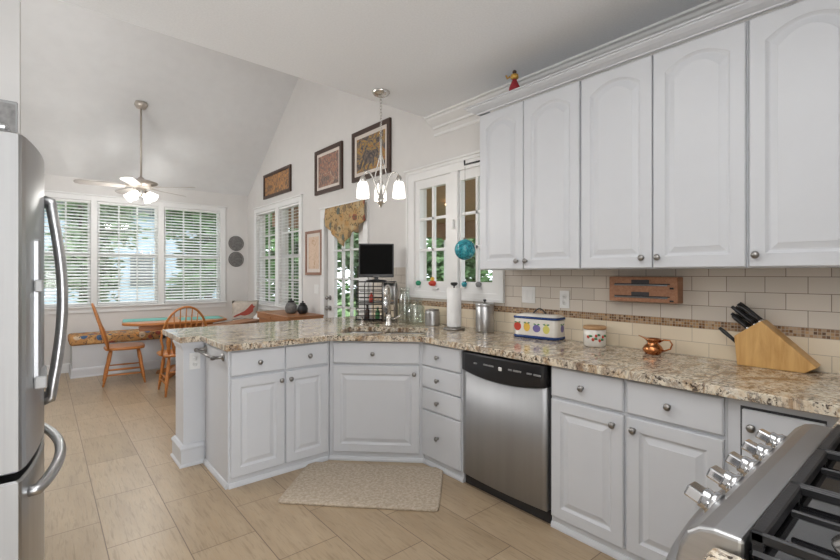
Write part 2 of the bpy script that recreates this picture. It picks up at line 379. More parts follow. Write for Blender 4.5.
# baseboards
bb = [(0, 0), (.022, 0), (.022, .012), (.014, .02), (.014, .10), (.008, .12), (0, .125)]
struct(MB().sweep(bb, [(-.9, YN), (XW, YN), ], side=-1).build('baseboard_back', 'trimw'))
struct(MB().sweep(bb, [(XW, YN), (XW, 5.20)], side=-1).build('baseboard_right', 'trimw'))

# ---- windows
def window(name, loc, rotz, units, z0, z1, casL, casR, cas, cols, rows, meet=True, sash=.035, ext=(.0, .0), apron=.09, headh=.07):
    r = struct_root(name, loc, rotz)
    c = MB()
    xs = [casL-cas] + [v for u in units for v in u] + [casR+cas]
    # casing: outer stiles, mullion covers, head, sill
    holes = [rect(a, b, z0, z1) for a, b in units]
    c.plate(rect(casL-cas, casR+cas, z0-apron, z1+headh), holes, -.02, 0, lambda x, z, y: (x, y, z))
    c.box((casL-cas-.015, -.035, z1+headh), (casR+cas+.015, 0, z1+headh+.022), .004)
    c.box((casL-cas-.015, -.05, z0-.025), (casR+cas+.015, -.0205, z0), .005)
    c.build('casing', 'trimw', r)
    for a, b in units:
        f = MB(); f.plate(rect(a, b, z0, z1), [rect(a+sash, b-sash, z0+sash, z1-sash)], .03, .075, lambda x, z, y: (x, y, z))
        so_ = f.build('sash', 'trimw', r)
        m = MB(); A, B, Z0, Z1 = a+sash, b-sash, z0+sash, z1-sash
        for k in range(1, cols): x = A+(B-A)*k/cols; m.box((x-.010, .035, Z0), (x+.010, .062, Z1))
        for k in range(1, rows):
            z = Z0+(Z1-Z0)*k/rows; h = .024 if (meet and k == rows//2) else .010
            m.box((A, .034, z-h), (B, .063, z+h))
        m.build('muntins', 'trimw', so_)
        MB().box((A, .048, Z0), (B, .052, Z1)).build('pane', 'pane', so_)
    return r
window('window_1', (0, YN, 0), 0, BW, .90, WT1, -.27, 2.26, .085, 3, 4)
window('window_2', (XW, 7.44, 0), -PI/2, [(0, .80), (.92, 1.615)], .88, WT2, 0, 1.615, .09, 2, 4)
# sink window: one opening, two casements
def sink_window():
    r = struct_root('window_3', (XW, 3.32, 0), -PI/2); W = 1.02
    c = MB(); lm = lambda x, z, y: (x, y, z)
    c.plate(rect(-.11, W+.07, 1.135, 2.325), [rect(0, W, 1.20, 2.23)], -.022, 0, lm)
    c.plate(rect(-.11, W+.07, 1.135, 2.325), [rect(-.085, W+.045, 1.16, 2.30)], -.032, -.022, lm)
    c.box((-.13, -.045, 2.325), (W+.09, 0, 2.345), .004)
    c.box((.50, -.026, 1.201), (.59, .03, 2.229), .004)
    c.build('casing', 'trimw', r)
    for a, b in ((.0, .50), (.59, W)):
        if a == 0: ga, gb = .06, .42
        else: ga, gb = .607, .955
        f = MB().plate(rect(a, b, 1.20, 2.23), [rect(ga, gb, 1.29, 2.15)], .0, .05, lm).build('sash', 'trimw', r)
        m = MB(); x = (ga+gb)/2; m.box((x-.012, .008, 1.29), (x+.012, .04, 2.15))
        for z in (1.29+.287, 1.29+.574): m.box((ga, .008, z-.012), (gb, .04, z+.012))
        m.build('muntins', 'trimw', f)
        MB().box((ga, .022, 1.29), (gb, .026, 2.15)).build('pane', 'pane', f)
    MB().box((.535, -.05, 1.74), (.56, -.026, 1.82), .004).build('window_latch', 'trimw', r)
    MB().box((.26, -.03, 1.215), (.33, -.0, 1.235), .004).build('window_crank', 'trimw', r)
sink_window()
# patio door
def patio():
    r = struct_root('door_1', (XW, 5.10, 0), -PI/2); W = .90; lm = lambda x, z, y: (x, y, z)
    c = MB(); c.plate([(-.09, 0), (0, 0), (0, 2.06), (W, 2.06), (W, 0), (W+.09, 0), (W+.09, 2.16), (-.09, 2.16)], [], -.022, 0, lm)
    c.box((-.10, -.035, 2.16), (W+.10, 0, 2.18), .004); c.build('casing', 'trimw', r)
    s = MB().plate(rect(.01, W-.01, .01, 2.05), [rect(.17, W-.17, .27, 1.98)], .03, .075, lm).build('door_slab', 'trimw', r)
    m = MB()
    for k in (1, 2): x = .17+(W-.34)*k/3; m.box((x-.011, .035, .27), (x+.011, .07, 1.98))
    for k in range(1, 5): z = .27+1.71*k/5; m.box((.17, .035, z-.011), (W-.17, .07, z+.011))
    m.build('muntins', 'trimw', s); MB().box((.17, .05, .27), (W-.17, .054, 1.98)).build('pane', 'pane', s)
    for z, rr in ((1.06, .028), (.93, .03)):
        k = MB().lathe([(.030, 0), (.030, .008), (.012, .012), (.012, .035), (rr*.9, .04), (rr, .055), (rr*.5, .068), (.001, .07)], (.075, .03, z), 14, RX(PI/2))
        k.build('door_knob', 'pewter', s)
patio()
# half wall at the end of the peninsula
hw = struct_root('wall_half')
MB().box((.765, 3.515, 0), (XW-.001, 3.755, .872)).build('half_wall_body', 'cab', hw)
hb = [(0, 0), (.03, 0), (.03, .012), (.020, .022), (.020, .115), (.026, .12), (.026, .132), (.012, .15), (0, .152)]
MB().sweep(hb, [(.893, 3.515), (.765, 3.515), (.765, 3.755), (XW-.02, 3.755)], side=1).build('half_wall_baseboard', 'cab', hw)
MB().sweep([(0, .82), (.006, .82), (.012, .84), (.02, .855), (.02, .872), (0, .872)], [(.893, 3.515), (.765, 3.515), (.765, 3.755)], side=1).build('half_wall_cap_trim', 'cab', hw)

# ------------------------------------------------------------------ cabinets
def knob(parent, x, z, y=-.02):
    m = MB().lathe([(.009, 0), (.009, .003), (.006, .006), (.006, .014), (.014, .018), (.0165, .023), (.013, .029), (.001, .031)], (x, y, z), 14, RX(PI/2))
    return m.build('knob', 'pewter', parent)
def ring(w, h, d, sag, y, n=14):
    pts = [(d, y, d), (w-d, y, d)]
    for i in range(n+1):
        t = 1-i/n; x = d+(w-2*d)*t; pts.append((x, y, h-d-sag*(2*t-1)**2*(1 if sag else 0)))
    return pts
def raised_door(parent, x0, z0, w, h, kn=None, arch=False, rail=.058):
    sg = .055 if arch else 0; n = 14
    spec = [(0, 0, 0), (0, 0, -.016), (.004, 0, -.020), (rail, sg, -.020), (rail+.003, sg, -.0165), (rail+.012, sg, -.0105), (rail+.018, sg, -.0105), (rail+.040, sg, -.0175), (rail+.043, sg, -.019)]
    m = MB(); rings = [ring(w, h, d, s, y, n) for d, s, y in spec]
    m.loft([[Vector(p)+Vector((x0, 0, z0)) for p in r] for r in rings], cap=True, smooth=False)
    o = m.build('door', 'cab', parent)
    if kn: knob(o, *kn)
    return o
def slab(parent, x0, z0, w, h, kn=None, name='drawer'):
    m = MB(); spec = [(0, 0), (0, -.014), (.006, -.020)]
    m.loft([[(x0+d, y, z0+d), (x0+w-d, y, z0+d), (x0+w-d, y, z0+h-d), (x0+d, y, z0+h-d)] for d, y in spec], smooth=False)
    o = m.build(name, 'cab', parent)
    if kn: knob(o, *kn)
    return o
toe = [(0, .0), (.014, .0), (.014, .010), (.006, .022), (.0, .024)]
def body(parent, x0, x1, dep, ztop=.873, z0=0): return MB().box((x0, 0, z0), (x1, dep, ztop)).build('carcass', 'cab', parent)
def toekick(parent, x0, x1): return MB().sweep([(0, 0), (.013, 0), (.013, .012), (.006, .028), (0, .030)], [(x0, 0), (x1, 0)], side=-1).build('base_moulding', 'cab', parent)
ZD0, ZD1, ZR0, ZR1 = .066, .692, .708, .862
G = 'white base cabinets under the granite counter'
# peninsula cabinet (front faces the camera side)
p = thing('base_cabinet', 'white two-door peninsula base cabinet with towel bar on its end', 'cabinet', (.90, 2.965, 0), 0, G)
body(p, 0, .712, .515); toekick(p, 0, .70)
slab(p, .012, ZR0, .353, ZR1-ZR0, (.193, .782)); slab(p, .376, ZR0, .318, ZR1-ZR0, (.545, .782))
raised_door(p, .012, ZD0, .353, ZD1-ZD0, (.338, .640)); raised_door(p, .376, ZD0, .318, ZD1-ZD0, (.405, .640))
MB().sweep([(0, 0), (.016, 0), (.016, .012), (.008, .03), (.004, .034), (0, .034)], [(0, .515), (0, 0)], side=-1).build('side_shoe', 'cab', p)
# corner sink cabinet
S0 = Vector((1.616, 2.963)); S1 = Vector((2.108, 2.481)); sw = (S1-S0).length; sang = math.atan2(S1.y-S0.y, S1.x-S0.x)
p = thing('base_cabinet', 'white corner sink cabinet with one wide door between peninsula and drawers', 'cabinet', (S0.x, S0.y, 0), sang, G)
R2 = lambda x, y: ((x-S0.x)*math.cos(-sang)-(y-S0.y)*math.sin(-sang), (x-S0.x)*math.sin(-sang)+(y-S0.y)*math.cos(-sang))
MB().prism([R2(*q) for q in ((1.616, 2.963), (2.108, 2.481), (2.70, 2.481), (2.70, 3.475), (1.616, 3.475))], 0, .64).build('carcass', 'cab', p)
MB().box((0, .0, .64), (sw, .02, .873)).build('face_frame', 'cab', p); toekick(p, 0, sw)
slab(p, .028, ZR0, sw-.056, ZR1-ZR0, (sw/2-.02, .782)); raised_door(p, .028, ZD0, sw-.056, ZD1-ZD0, (sw-.065, .640))
# right run
def run(y0, w, label, name='base_cabinet', dep=.58):
    q = thing(name, label, 'cabinet', (2.110, y0, 0), -PI/2, G); body(q, 0, w, dep); toekick(q, 0, w); return q
q = run(2.478, .405, 'narrow white base cabinet with a bank of four drawers beside dishwasher')
for a, b in ((ZR0, ZR1), (.552, .700), (.396, .544), (ZD0, .388)): slab(q, .0, a, .385, b-a, (.173, (a+b)/2-.004 if a > .1 else .225))
q = run(1.413, .812, 'white two-door base cabinet right of the dishwasher')
slab(q, .006, ZR0, .392, ZR1-ZR0, (.19, .782)); slab(q, .413, ZR0, .392, ZR1-ZR0, (.60, .782))
raised_door(q, .006, ZD0, .392, ZD1-ZD0, (.352, .640)); raised_door(q, .413, ZD0, .392, ZD1-ZD0, (.45, .640))
q = run(.600, .97, 'white corner base cabinet partly hidden behind the range knobs')
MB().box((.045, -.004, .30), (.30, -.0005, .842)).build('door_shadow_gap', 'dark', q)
o = MB(); o.box((.053, -.0195, .69), (.30, -.0045, .834), .004); o = o.build('drawer', 'cab', q); knob(o, .088, .769, -.0195)
o = MB(); o.box((.053, -.0195, .31), (.30, -.0045, .684), .004); o.build('door', 'cab', q)
q = thing('base_cabinet', 'short white base cabinet left of the stainless range', 'cabinet', (.845, .22, 0), PI, G)
body(q, 0, .37, .58); slab(q, .01, ZR0, .35, ZR1-ZR0, (.175, .782)); raised_door(q, .01, ZD0, .35, ZD1-ZD0, (.05, .64))
# wall cabinets
G2 = 'white arched wall cabinets on the right wall'
def wallcab(y0, w, doors, label):
    q = thing('wall_cabinet', label, 'cabinet', (2.401, y0, 1.385), -PI/2, G2)
    MB().box((0, 0, 0), (w, .305, 1.095)).build('carcass', 'cab', q)
    for x0, dw, kx in doors: raised_door(q, x0, .004, dw, 1.086, (kx, .056), True)
wallcab(2.192, .785, [(.004, .376, .336), (.386, .392, .408)], 'white arched two-door wall cabinet next to the sink window')
wallcab(1.4055, .803, [(.003, .394, .352), (.403, .394, .430)], 'middle white arched wall cabinet above the wooden wrap dispenser')
wallcab(.601, .80, [(.006, .390, .032), (.402, .39, .43)], 'nearest white arched wall cabinet above the knife block')

# ------------------------------------------------------------------ countertop with sink hole
n_ = Vector((.7071*1.0, .7071)); t_ = Vector((.7139, -.7003)); n_ = Vector((.7003, .7139))
C0 = Vector((1.945, 2.765))
def sp(a, b): v = C0 + t_*a + n_*b; return (v.x, v.y)
def rrect(a0, a1, b0, b1, r=.05, k=4):
    out = []
    for cx, cy, s in ((a1-r, b0+r, -PI/2), (a1-r, b1-r, 0), (a0+r, b1-r, PI/2), (a0+r, b0+r, PI)):
        for i in range(k+1): q = s+PI/2*i/k; out.append((cx+r*math.cos(q), cy+r*math.sin(q)))
    return out
holeA = [sp(*v) for v in rrect(-.345, -.015, 0, .40)]; holeB = [sp(*v) for v in rrect(.005, .325, 0, .36)]
o = MB().plate([(2.709, 4.08), (.735, 4.08), (.735, 3.48), (.873, 3.48), (.873, 2.915), (1.588, 2.915), (2.055, 2.450), (2.055, .240), (1.672, .240), (1.672, -.37), (2.709, -.37)], [holeA, holeB], .874, .914)
o = o.build('granite_countertop', 'granite', bevel=.008)
tag(o, 'long polished granite countertop over peninsula, sink corner and right run', 'countertop')
o = MB().box((.42, -.37, .874), (.848, .262, .914)).build('granite_countertop', 'granite', bevel=.008)
tag(o, 'small piece of granite countertop at the left side of the range', 'countertop')
sk = thing('sink', 'stainless steel double-bowl sink set under the corner granite', 'sink', (C0.x, C0.y, .873), math.atan2(t_.y, t_.x))
for a0, a1, b1, dz in ((-.355, -.005, .41, .20), (-.003, .335, .37, .17)):
    m = MB(); rs = [[(x, y, z) for x, y in rrect(a0+i, a1-i, -.01+i, b1-i, .06)] for i, z in ((0, 0), (.012, -.01), (.016, -dz+.03), (.04, -dz))]
    m.loft(rs, cap=False); m.bm.faces.new([m.bm.verts.new(v) for v in rs[-1]]); m.build('bowl', 'steel', sk, smooth=False)
# faucet
fx = Vector(sp(-.02, .47)); fa = thing('kitchen_faucet', 'tall stainless pull-down faucet behind the sink', 'faucet', (fx.x, fx.y, .914), math.atan2(-n_.y, -n_.x))
MB().lathe([(.033, 0), (.033, .012), (.026, .02), (.024, .06), (.022, .10)], (0, 0, 0), 20).build('base', 'nickel', fa)
pts = [(0, 0, .08), (0, 0, .26)] + [(.085-.085*math.cos(a), 0, .26+.085*math.sin(a)) for a in [PI*i/10 for i in range(1, 10)]] + [(.17, 0, .25)]
MB().tube(pts, .0145, 12).build('spout', 'nickel', fa, smooth=True)
MB().cyl((.17, 0, .255), (.173, 0, .13), .016, .020, 14).build('spray_head', 'chrome', fa)
MB().tube([(0, .02, .05), (.02, .06, .07), (.03, .11, .10)], [.009, .008, .006], 8).build('lever', 'nickel', fa)
sd = Vector(sp(-.25, .47)); s_ = thing('soap_dispenser', 'small metal soap pump behind the left sink bowl', 'dispenser', (sd.x, sd.y, .914), -2.2)
MB().lathe([(.02, 0), (.02, .008), (.012, .014), (.011, .05)], (0, 0, 0), 14).build('base', 'nickel', s_)
MB().tube([(0, 0, .05), (0, 0, .065), (.03, 0, .07), (.075, 0, .06)], [.008, .008, .007, .006], 8).build('pump_spout', 'nickel', s_)

# ------------------------------------------------------------------ dishwasher
d = thing('dishwasher', 'stainless steel dishwasher with black control panel', 'dishwasher', (2.112, 2.068, 0), -PI/2)
MB().box((.004, .012, .03), (.646, .56, .868)).build('tub_body', 'dark', d)
m = MB(); N = 20; rows = [(.074, -.024), (.078, -.030), (.40, -.030), (.742, -.030)]
def dwr(z, y):
    out = []
    for i in range(N+1):
        t = i/N; x = .014+.622*t; out.append((x, y-.016*(1-(2*t-1)**2), z - (.030*(1-(2*t-1)**2) if z > .7 else 0)))
    return out + [(.636, .012, out[-1][2]), (.014, .012, out[0][2])]
m.loft([dwr(*r) for r in rows]); m.build('door_panel', 'steelh', d)
m = MB(); m.loft([dwr(.744, -.036), dwr(.750, -.040)] + [[(x, y, z if z > .9 else (z)) for x, y, z in [(q[0], q[1], zz) for q in dwr(.3, -.040)]] for zz in (.80, .852, .862)])
cp = m.build('control_panel', 'black', d)
for a, b, z in ((.13, .155, .80), (.21, .245, .803), (.25, .29, .803), (.40, .425, .803), (.435, .49, .803), (.53, .56, .803), (.575, .62, .803)):
    MB().box((a, -.0585, z), (b, -.052, z+.009)).build('button_print', 'ltgrey', cp)
MB().box((.325, -.0590, .788), (.352, -.050, .812), .004).build('display_badge', 'white', cp)
MB().box((.006, .0, .004), (.646, .05, .066)).build('kick_plate', 'black', d)

# ------------------------------------------------------------------ range
r = thing('gas_range', 'stainless slide-in gas range with five front knobs', 'stove', (.856, -.36, 0), 0)
MB().box((.002, .02, .06), (.806, .578, .875)).build('body', 'steel', r)
MB().box((.02, .05, .0), (.79, .52, .06)).build('base_plinth', 'black', r)
MB().box((.006, .579, .17), (.802, .612, .795), .006).build('oven_door', 'steel', r)
MB().box((.12, .6125, .30), (.72, .616, .66), .004).build('oven_window', 'enamel', r)
MB().box((.006, .579, .062), (.802, .61, .163), .006).build('storage_drawer', 'steel', r)
pts = [(.045, .60, .765), (.030, .66, .785)] + [(.03+.745*t, .700+.045*math.sin(PI*t)**.7, .795) for t in [i/16 for i in range(17)]] + [(.775, .66, .785), (.76, .60, .765)]
MB().tube(pts, .016, 12).build('oven_handle', 'steel', r, smooth=True)
# sloped control panel, profile in (y,z)
pp = [(.672, .802), (.684, .815), (.684, .850), (.676, .890), (.664, .916), (.645, .932), (.622, .938), (.580, .938), (.580, .80)]
MB().prism(pp, -.004, .812, mapf=lambda y, z, x: (x, y, z)).build('control_panel', 'steel', r, bevel=.008)
ax = Vector((0, .93, .36)).normalized()
Rk = Vector((0, 0, 1)).rotation_difference(ax).to_matrix()
for i in range(5):
    kx = .170+.125*i; c = Vector((kx, .672, .900))
    m = MB().lathe([(.027, -.004), (.027, .007), (.023, .010), (.021, .014), (.021, .024), (.018, .027), (.001, .028)], c, 22, Rk)
    ko = m.build('knob', 'chrome', r)
    MB().obox(c+ax*.036, (.023, .012, .016), Rk @ RZ(.15), .004).build('knob_grip', 'chrome', ko)
MB().box((.004, .0, .872), (.804, .577, .922), .006).build('cooktop', 'enamel', r)
MB().box((.0, -.005, .90), (.808, .0, .955), .002).build('rear_vent_trim', 'steel', r)
def grate(x0, x1):
    m = MB(); y0, y1, z0, z1 = .015, .576, .940, .952; b = .013
    m.box((x0, y0, z0-.012), (x1, y0+b, z1), .003); m.box((x0, y1-.020, z0-.012), (x1, y1, z1), .003)
    m.box((x0, y0, z0-.006), (x0+.009, y1, z1), .003); m.box((x1-.009, y0, z0-.006), (x1, y1, z1), .003)
    m.box((x0, .283, z0-.004), (x1, .297, z1), .003)
    xc = (x0+x1)/2
    for yc in (.15, .43):
        for s in (-1, 1):
            m.box((xc-.004, yc+s*.045 if s > 0 else yc-.133, z0), (xc+.004, yc+.118 if s > 0 else yc-.045, z1), .002)
            a, c_ = (xc+.045, x1-.01) if s > 0 else (x0+.01, xc-.045); m.box((a, yc-.004, z0), (c_, yc+.004, z1), .002)
    for x in (x0+.008, x1-.008):
        for y in (y0+.01, y1-.01, .29): m.box((x-.007, y-.007, .921), (x+.007, y+.007, z0))
    m.build('grate', 'iron', r)
for k in range(3): grate(.010+.263*k, .010+.263*k+.259)
for xc, yc, br in ((.14, .15, .034), (.14, .43, .045), (.403, .29, .05), (.666, .15, .045), (.666, .43, .038)):
    b = MB().lathe([(br+.022, .921), (br+.02, .925), (br+.006, .928), (br, .930)], (xc, yc, 0), 24).build('burner', 'nickel', r)
    MB().lathe([(br, .930), (br, .937), (br-.006, .941), (.001, .942)], (xc, yc, 0), 24).build('burner_cap', 'iron', b)

# ------------------------------------------------------------------ fridge
fr = thing('refrigerator', 'stainless steel french-door refrigerator with bowed handles', 'refrigerator', (-.045, 1.77, 0), 0)
FW = .91
MB().box((-.80, .01, .02), (-.095, FW-.01, 1.765), .005).build('body', 'fridgeside', fr)
MB().box((-.78, .02, 0), (-.12, FW-.02, .03)).build('base_grille', 'black', fr)
bul = lambda y: .052*(1-(2*y/FW-1)**2)
def fdoor(name, y0, y1, z0, z1):
    m = MB(); N = 14; rr = .012
    def rg(z, ins):
        f = [(bul(y0+(y1-y0)*i/N)-ins, y0+ins+(y1-y0-2*ins)*i/N, z) for i in range(N+1)]
        f[0] = (f[0][0]-rr*.7, f[0][1], z); f[-1] = (f[-1][0]-rr*.7, f[-1][1], z)
        f.insert(1, (bul(y0)-ins-.001, y0+ins+.010, z)); f.insert(len(f)-1, (bul(y1)-ins-.001, y1-ins-.010, z))
        return f + [(-.085, y1-ins, z), (-.085, y0+ins, z)]
    m.loft([rg(z0, .006), rg(z0+.006, 0), rg(z1-.006, 0), rg(z1, .006)], smooth=False)
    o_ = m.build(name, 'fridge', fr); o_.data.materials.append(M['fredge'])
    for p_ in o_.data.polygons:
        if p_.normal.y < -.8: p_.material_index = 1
    return o_
dl = fdoor('door', 0, .452, .775, 1.775); dr = fdoor('door', .458, FW, .775, 1.775); fz = fdoor('freezer_drawer', 0, FW, .09, .752)
for o_, ya, s in ((dl, .415, 1), (dr, .495, -1)):
    x = bul(ya); pts = [(x-.004, ya, .885), (x+.022, ya, .895)] + [(x+.020+.034*math.sin(PI*t), ya, .905+.71*t) for t in [i/16 for i in range(17)]] + [(x+.022, ya, 1.625), (x-.004, ya, 1.635)]
    MB().tube(pts, .0165, 12).build('handle', 'steel', o_, smooth=True)
pts = [(bul(.07)-.004, .07, .69)] + [(bul(.07)+.02+.050*math.sin(PI*t)**.8+(bul(.07+.77*t)-bul(.07))*.4, .07+.77*t, .69) for t in [i/18 for i in range(19)]] + [(bul(.84)-.004, .84, .69)]
MB().tube(pts, .0175, 12).build('handle', 'steel', fz, smooth=True)
disp = MB(); disp.box((bul(.2)-.03, .13, 1.02), (bul(.2)+.006, .34, 1.47), .006); disp = disp.build('water_dispenser', 'steelh', dl)
MB().box((bul(.2)-.01, .12, 1.30), (bul(.2)+.012, .35, 1.34), .004).build('dispenser_ledge', 'fredge', disp)
MB().box((bul(.2)-.01, .12, .99), (bul(.2)+.022, .35, 1.03), .004).build('drip_tray', 'fredge', disp)
MB().box((-.12, .02, 1.776), (-.03, .10, 1.80), .008).build('hinge_cover', 'steel', fr)
pf = thing('picture_card', 'small blue-grey picture standing on top of the refrigerator', 'picture', (-.093, 2.00, 1.777), 0)
MB().box((-.032, 0, .0), (.032, .012, .15), .003).build('frame', 'ltgrey', pf); MB().box((-.026, -.002, .02), (.026, .0, .14)).build('print', 'plate', pf)

# ------------------------------------------------------------------ rug
rc = Vector((1.615, 2.455)); o = MB()
hw_, hh = .480, .285
pts = rrect(-hw_, hw_, -hh, hh, .03, 4)
o.loft([[(x, y, 0) for x, y in pts], [(x, y, .010) for x, y in pts], [(x*.985, y*.975, .015) for x, y in pts]])
o = o.build('kitchen_mat', 'rug', None, (rc.x, rc.y, .0005), -.80); tag(o, 'beige woven kitchen mat on the floor before the sink', 'mat')
o.location = (1.602, 2.448, .0005)

# ------------------------------------------------------------------ breakfast nook
b = thing('window_bench', 'white built-in bench with orange floral cushion under the windows', 'bench', (.30, 7.38, 0), 0)
MB().box((0, 0, 0), (2.35, .46, .42)).build('seat_box', 'cab', b)
MB().sweep(bb, [(0, .46), (0, 0), (2.35, 0)], side=-1).build('base_trim', 'cab', b)
MB().box((-.03, -.03, .421), (2.40, .46, .54), .03, 3).build('cushion', 'floral', b, smooth=True)

def chair(label, loc, rz, g):
    t = thing('windsor_chair', label, 'chair', loc, rz, g)      # faces local +x
    m = MB(); P = [(-.20, -.19), (-.22, 0), (-.20, .19), (-.05, .225), (.12, .225), (.20, .18), (.215, 0), (.20, -.18), (.12, -.225), (-.05, -.225)]
    m.loft([[(x*k, y*k, z) for x, y in P] for k, z in ((.9, .425), (1, .435), (1, .452), (.96, .46), (.6, .452))]); m.build('seat', 'oak', t)
    L = []
    for sx in (-1, 1):
        for sy in (-1, 1):
            a = Vector((sx*.14, sy*.14, .43)); e = Vector((sx*.205-(.02 if sx < 0 else 0), sy*.19, 0)); L.append((a, e))
            ps = [a+(e-a)*k for k in (0, .15, .3, .45, .6, .75, 1)]
            MB().tube(ps, [.013, .018, .021, .016, .020, .017, .011], 10).build('leg', 'oak', t)
    for i, j, h in ((0, 2, .55), (1, 3, .55), (0, 2, .70), (1, 3, .70)):
        a = L[i][0]+(L[i][1]-L[i][0])*h; c = L[j][0]+(L[j][1]-L[j][0])*h; MB().tube([a, (a+c)/2, c], [.008, .012, .008], 8).build('stretcher', 'oak', t)
    a = (L[0][0]+(L[0][1]-L[0][0])*.4); c = (L[1][0]+(L[1][1]-L[1][0])*.4); MB().tube([a, c], .009, 8).build('stretcher', 'oak', t)
    def bp(y, z): return Vector((-.17-(z-.45)*.30, y, z))
    hoop = [bp(.215*math.cos(q)*(1.12 if .2 < q < PI-.2 else 1), .45+.54*math.sin(q)**.72 if 0 < q < PI else .45) for q in [PI*i/28 for i in range(29)]]
    MB().tube(hoop, .0125, 10).build('back_hoop', 'oak', t, smooth=True)
    for k in range(-3, 4):
        y0 = k*.048; y1 = k*.060; top = .45+.54*max(0, 1-(y1/.224)**2)**.36
        ps = [bp(y0, .45), bp(y0+(y1-y0)*.3, .45+(top-.45)*.2), bp(y0+(y1-y0)*.4, .45+(top-.45)*.42), bp(y0+(y1-y0)*.6, .45+(top-.45)*.62), bp(y1, top)]
        MB().tube(ps, [.008, .020, .026, .008, .006], 8, flat=1).build('spindle', 'oak', t)
    return t
c1 = chair('honey oak windsor chair seen from its side before the window bench', (.80, 6.74, 0), -.09, 'oak windsor chairs at the breakfast table')
c2 = dup(c1, (1.235, 5.82, 0), PI/2-.02, 'honey oak windsor chair with its arched back behind the peninsula end')

tb = thing('breakfast_table', 'long oak trestle table with teal mats below the windows', 'table', (1.37, 6.72, 0), -.12)
m = MB(); P = [(-.60, -.22), (-.60, .22), (-.42, .40), (.42, .40), (.60, .22), (.60, -.22), (.42, -.40), (-.42, -.40)]
m.loft([[(x*k, y*k, z) for x, y in P] for k, z in ((.94, .712), (1, .725), (1, .742), (.985, .75))], smooth=False); m.build('tabletop', 'oak', tb)
MB().box((-.42, -.25, .64), (.42, .25, .712), .005).build('apron', 'oak', tb)
MB().lathe([(.09, .06), (.10, .09), (.06, .14), (.05, .20), (.085, .30), (.095, .36), (.06, .46), (.05, .54), (.10, .60), (.11, .64)], (.10, 0, 0), 20).build('pedestal', 'oak', tb)
for k in range(4):
    q = MB(); a_ = PI/4+k*PI/2
    q.prism([(.06, .06), (.06, .14), (.16, .13), (.30, .07), (.40, .045), (.42, .0), (.36, .0), (.28, .02), (.16, .055)], -.032, .032, mapf=lambda x, z, y: (RZ(a_) @ Vector((x, y, z))+Vector((.10, 0, 0))))
    q.build('foot', 'oakdark', tb)
for i, (x, y, rz, lb) in enumerate([(1.05, 6.86, -.12, 'teal table mat nearest the left end of the table'), (1.66, 6.66, -.12, 'teal table mat nearest the right end of the table')]):
    o = MB().box((-.26, -.20, 0), (.26, .20, .005), .002).build('placemat', 'teal', None, (x, y, .7505), rz); tag(o, lb, 'placemat', 'teal table mats')
# plank bench between the table and the peninsula
pb = thing('plank_bench', 'dark-edged wooden plank seat behind the peninsula, right of the arched chair', 'bench', (2.02, 6.35, 0), .62)
MB().box((-.45, -.14, .66), (.45, .14, .70), .006).build('seat', 'oakdark', pb)
for s in (-1, 1):
    for e in (-1, 1): MB().tube([(s*.34, e*.09, .66), (s*.38, e*.12, 0)], [.018, .014], 8).build('leg', 'black', pb)

sb = thing('sideboard', 'low brown oak sideboard against the right wall beyond the peninsula', 'sideboard', (2.245, 5.11, 0), 0)
MB().box((0, 0, .76), (.46, 1.03, .825), .005).build('top_drawer_case', 'oakdark', sb)
MB().box((-.012, -.012, .826), (.46, 1.042, .845), .004).build('top', 'oakdark', sb)
MB().box((.02, .02, .12), (.45, 1.01, .76), .003).build('lower_case', 'oakdark', sb)
MB().box((-.008, .06, .772), (-.0005, .48, .812), .002).build('drawer', 'oakdark', sb); MB().box((-.008, .55, .772), (-.0005, .97, .812), .002).build('drawer', 'oakdark', sb)
for x in (.03, .43):
    for y in (.04, .98): MB().box((x-.02, y-.02, 0), (x+.02, y+.02, .12)).build('leg', 'oakdark', sb)
def mugpot(loc, lb, mt, s):
    t = thing('lidded_pot', lb, 'pot', loc, 0, 'dark pots on the sideboard')
    MB().lathe([(.04*s, 0), (.055*s, .02*s), (.06*s, .06*s), (.045*s, .10*s), (.03*s, .11*s)], (0, 0, 0), 18).build('body', mt, t)
    MB().lathe([(.034*s, .11*s), (.03*s, .125*s), (.008*s, .13*s), (.012*s, .145*s), (.001, .15*s)], (0, 0, 0), 14).build('lid', 'black', t)
mugpot((2.47, 5.55, .846), 'black and cream lidded pot, left of the two on sideboard', 'plate', 1.3)
mugpot((2.56, 5.40, .846), 'plain black lidded pot, right of the two on sideboard', 'black', 1.1)
o = MB(); o.box((-.10, -.05, 0), (.10, .05, .05), .015, 2); o.box((-.03, -.06, .03), (.15, .04, .07), .015, 2); o = o.build('folded_cloth', 'whitecloth', None, (2.58, 5.82, .846), 1.4); tag(o, 'folded white cloth lying on the sideboard under the window', 'cloth')
# bird pillow in the corner
pi = thing('bird_pillow', 'square beige pillow with a red cardinal bird in the bench corner', 'pillow', (2.43, 7.17, .548), -.42)
m = MB(); NN = 8; 
def pil(sgn):
    g = []
    for i in range(NN+1):
        row = []
        for j in range(NN+1):
            u, v = i/NN*2-1, j/NN*2-1; th_ = .06*(1-u**4)*(1-v**4); x = u*.20*(1-.06*(1-v*v)); z = v*.20*(1-.06*(1-u*u))
            row.append(m.bm.verts.new((x, -th_*sgn, z+.20)))
        g.append(row)
    for i in range(NN):
        for j in range(NN): m.bm.faces.new((g[i][j], g[i+1][j], g[i+1][j+1], g[i][j+1])).smooth = True
pil(1); pil(-1); bmesh.ops.remove_doubles(m.bm, verts=m.bm.verts, dist=.0005)
pob = m.build('cushion', 'linen', pi); pi.rotation_euler = (math.radians(-14), 0, -.42)
m = MB(); bird = [(-.16, .14), (-.06, .19), (.0, .22), (.05, .27), (.08, .31), (.11, .335), (.12, .30), (.155, .285), (.125, .265), (.12, .21), (.07, .165), (0, .145), (-.06, .155), (-.16, .12)]
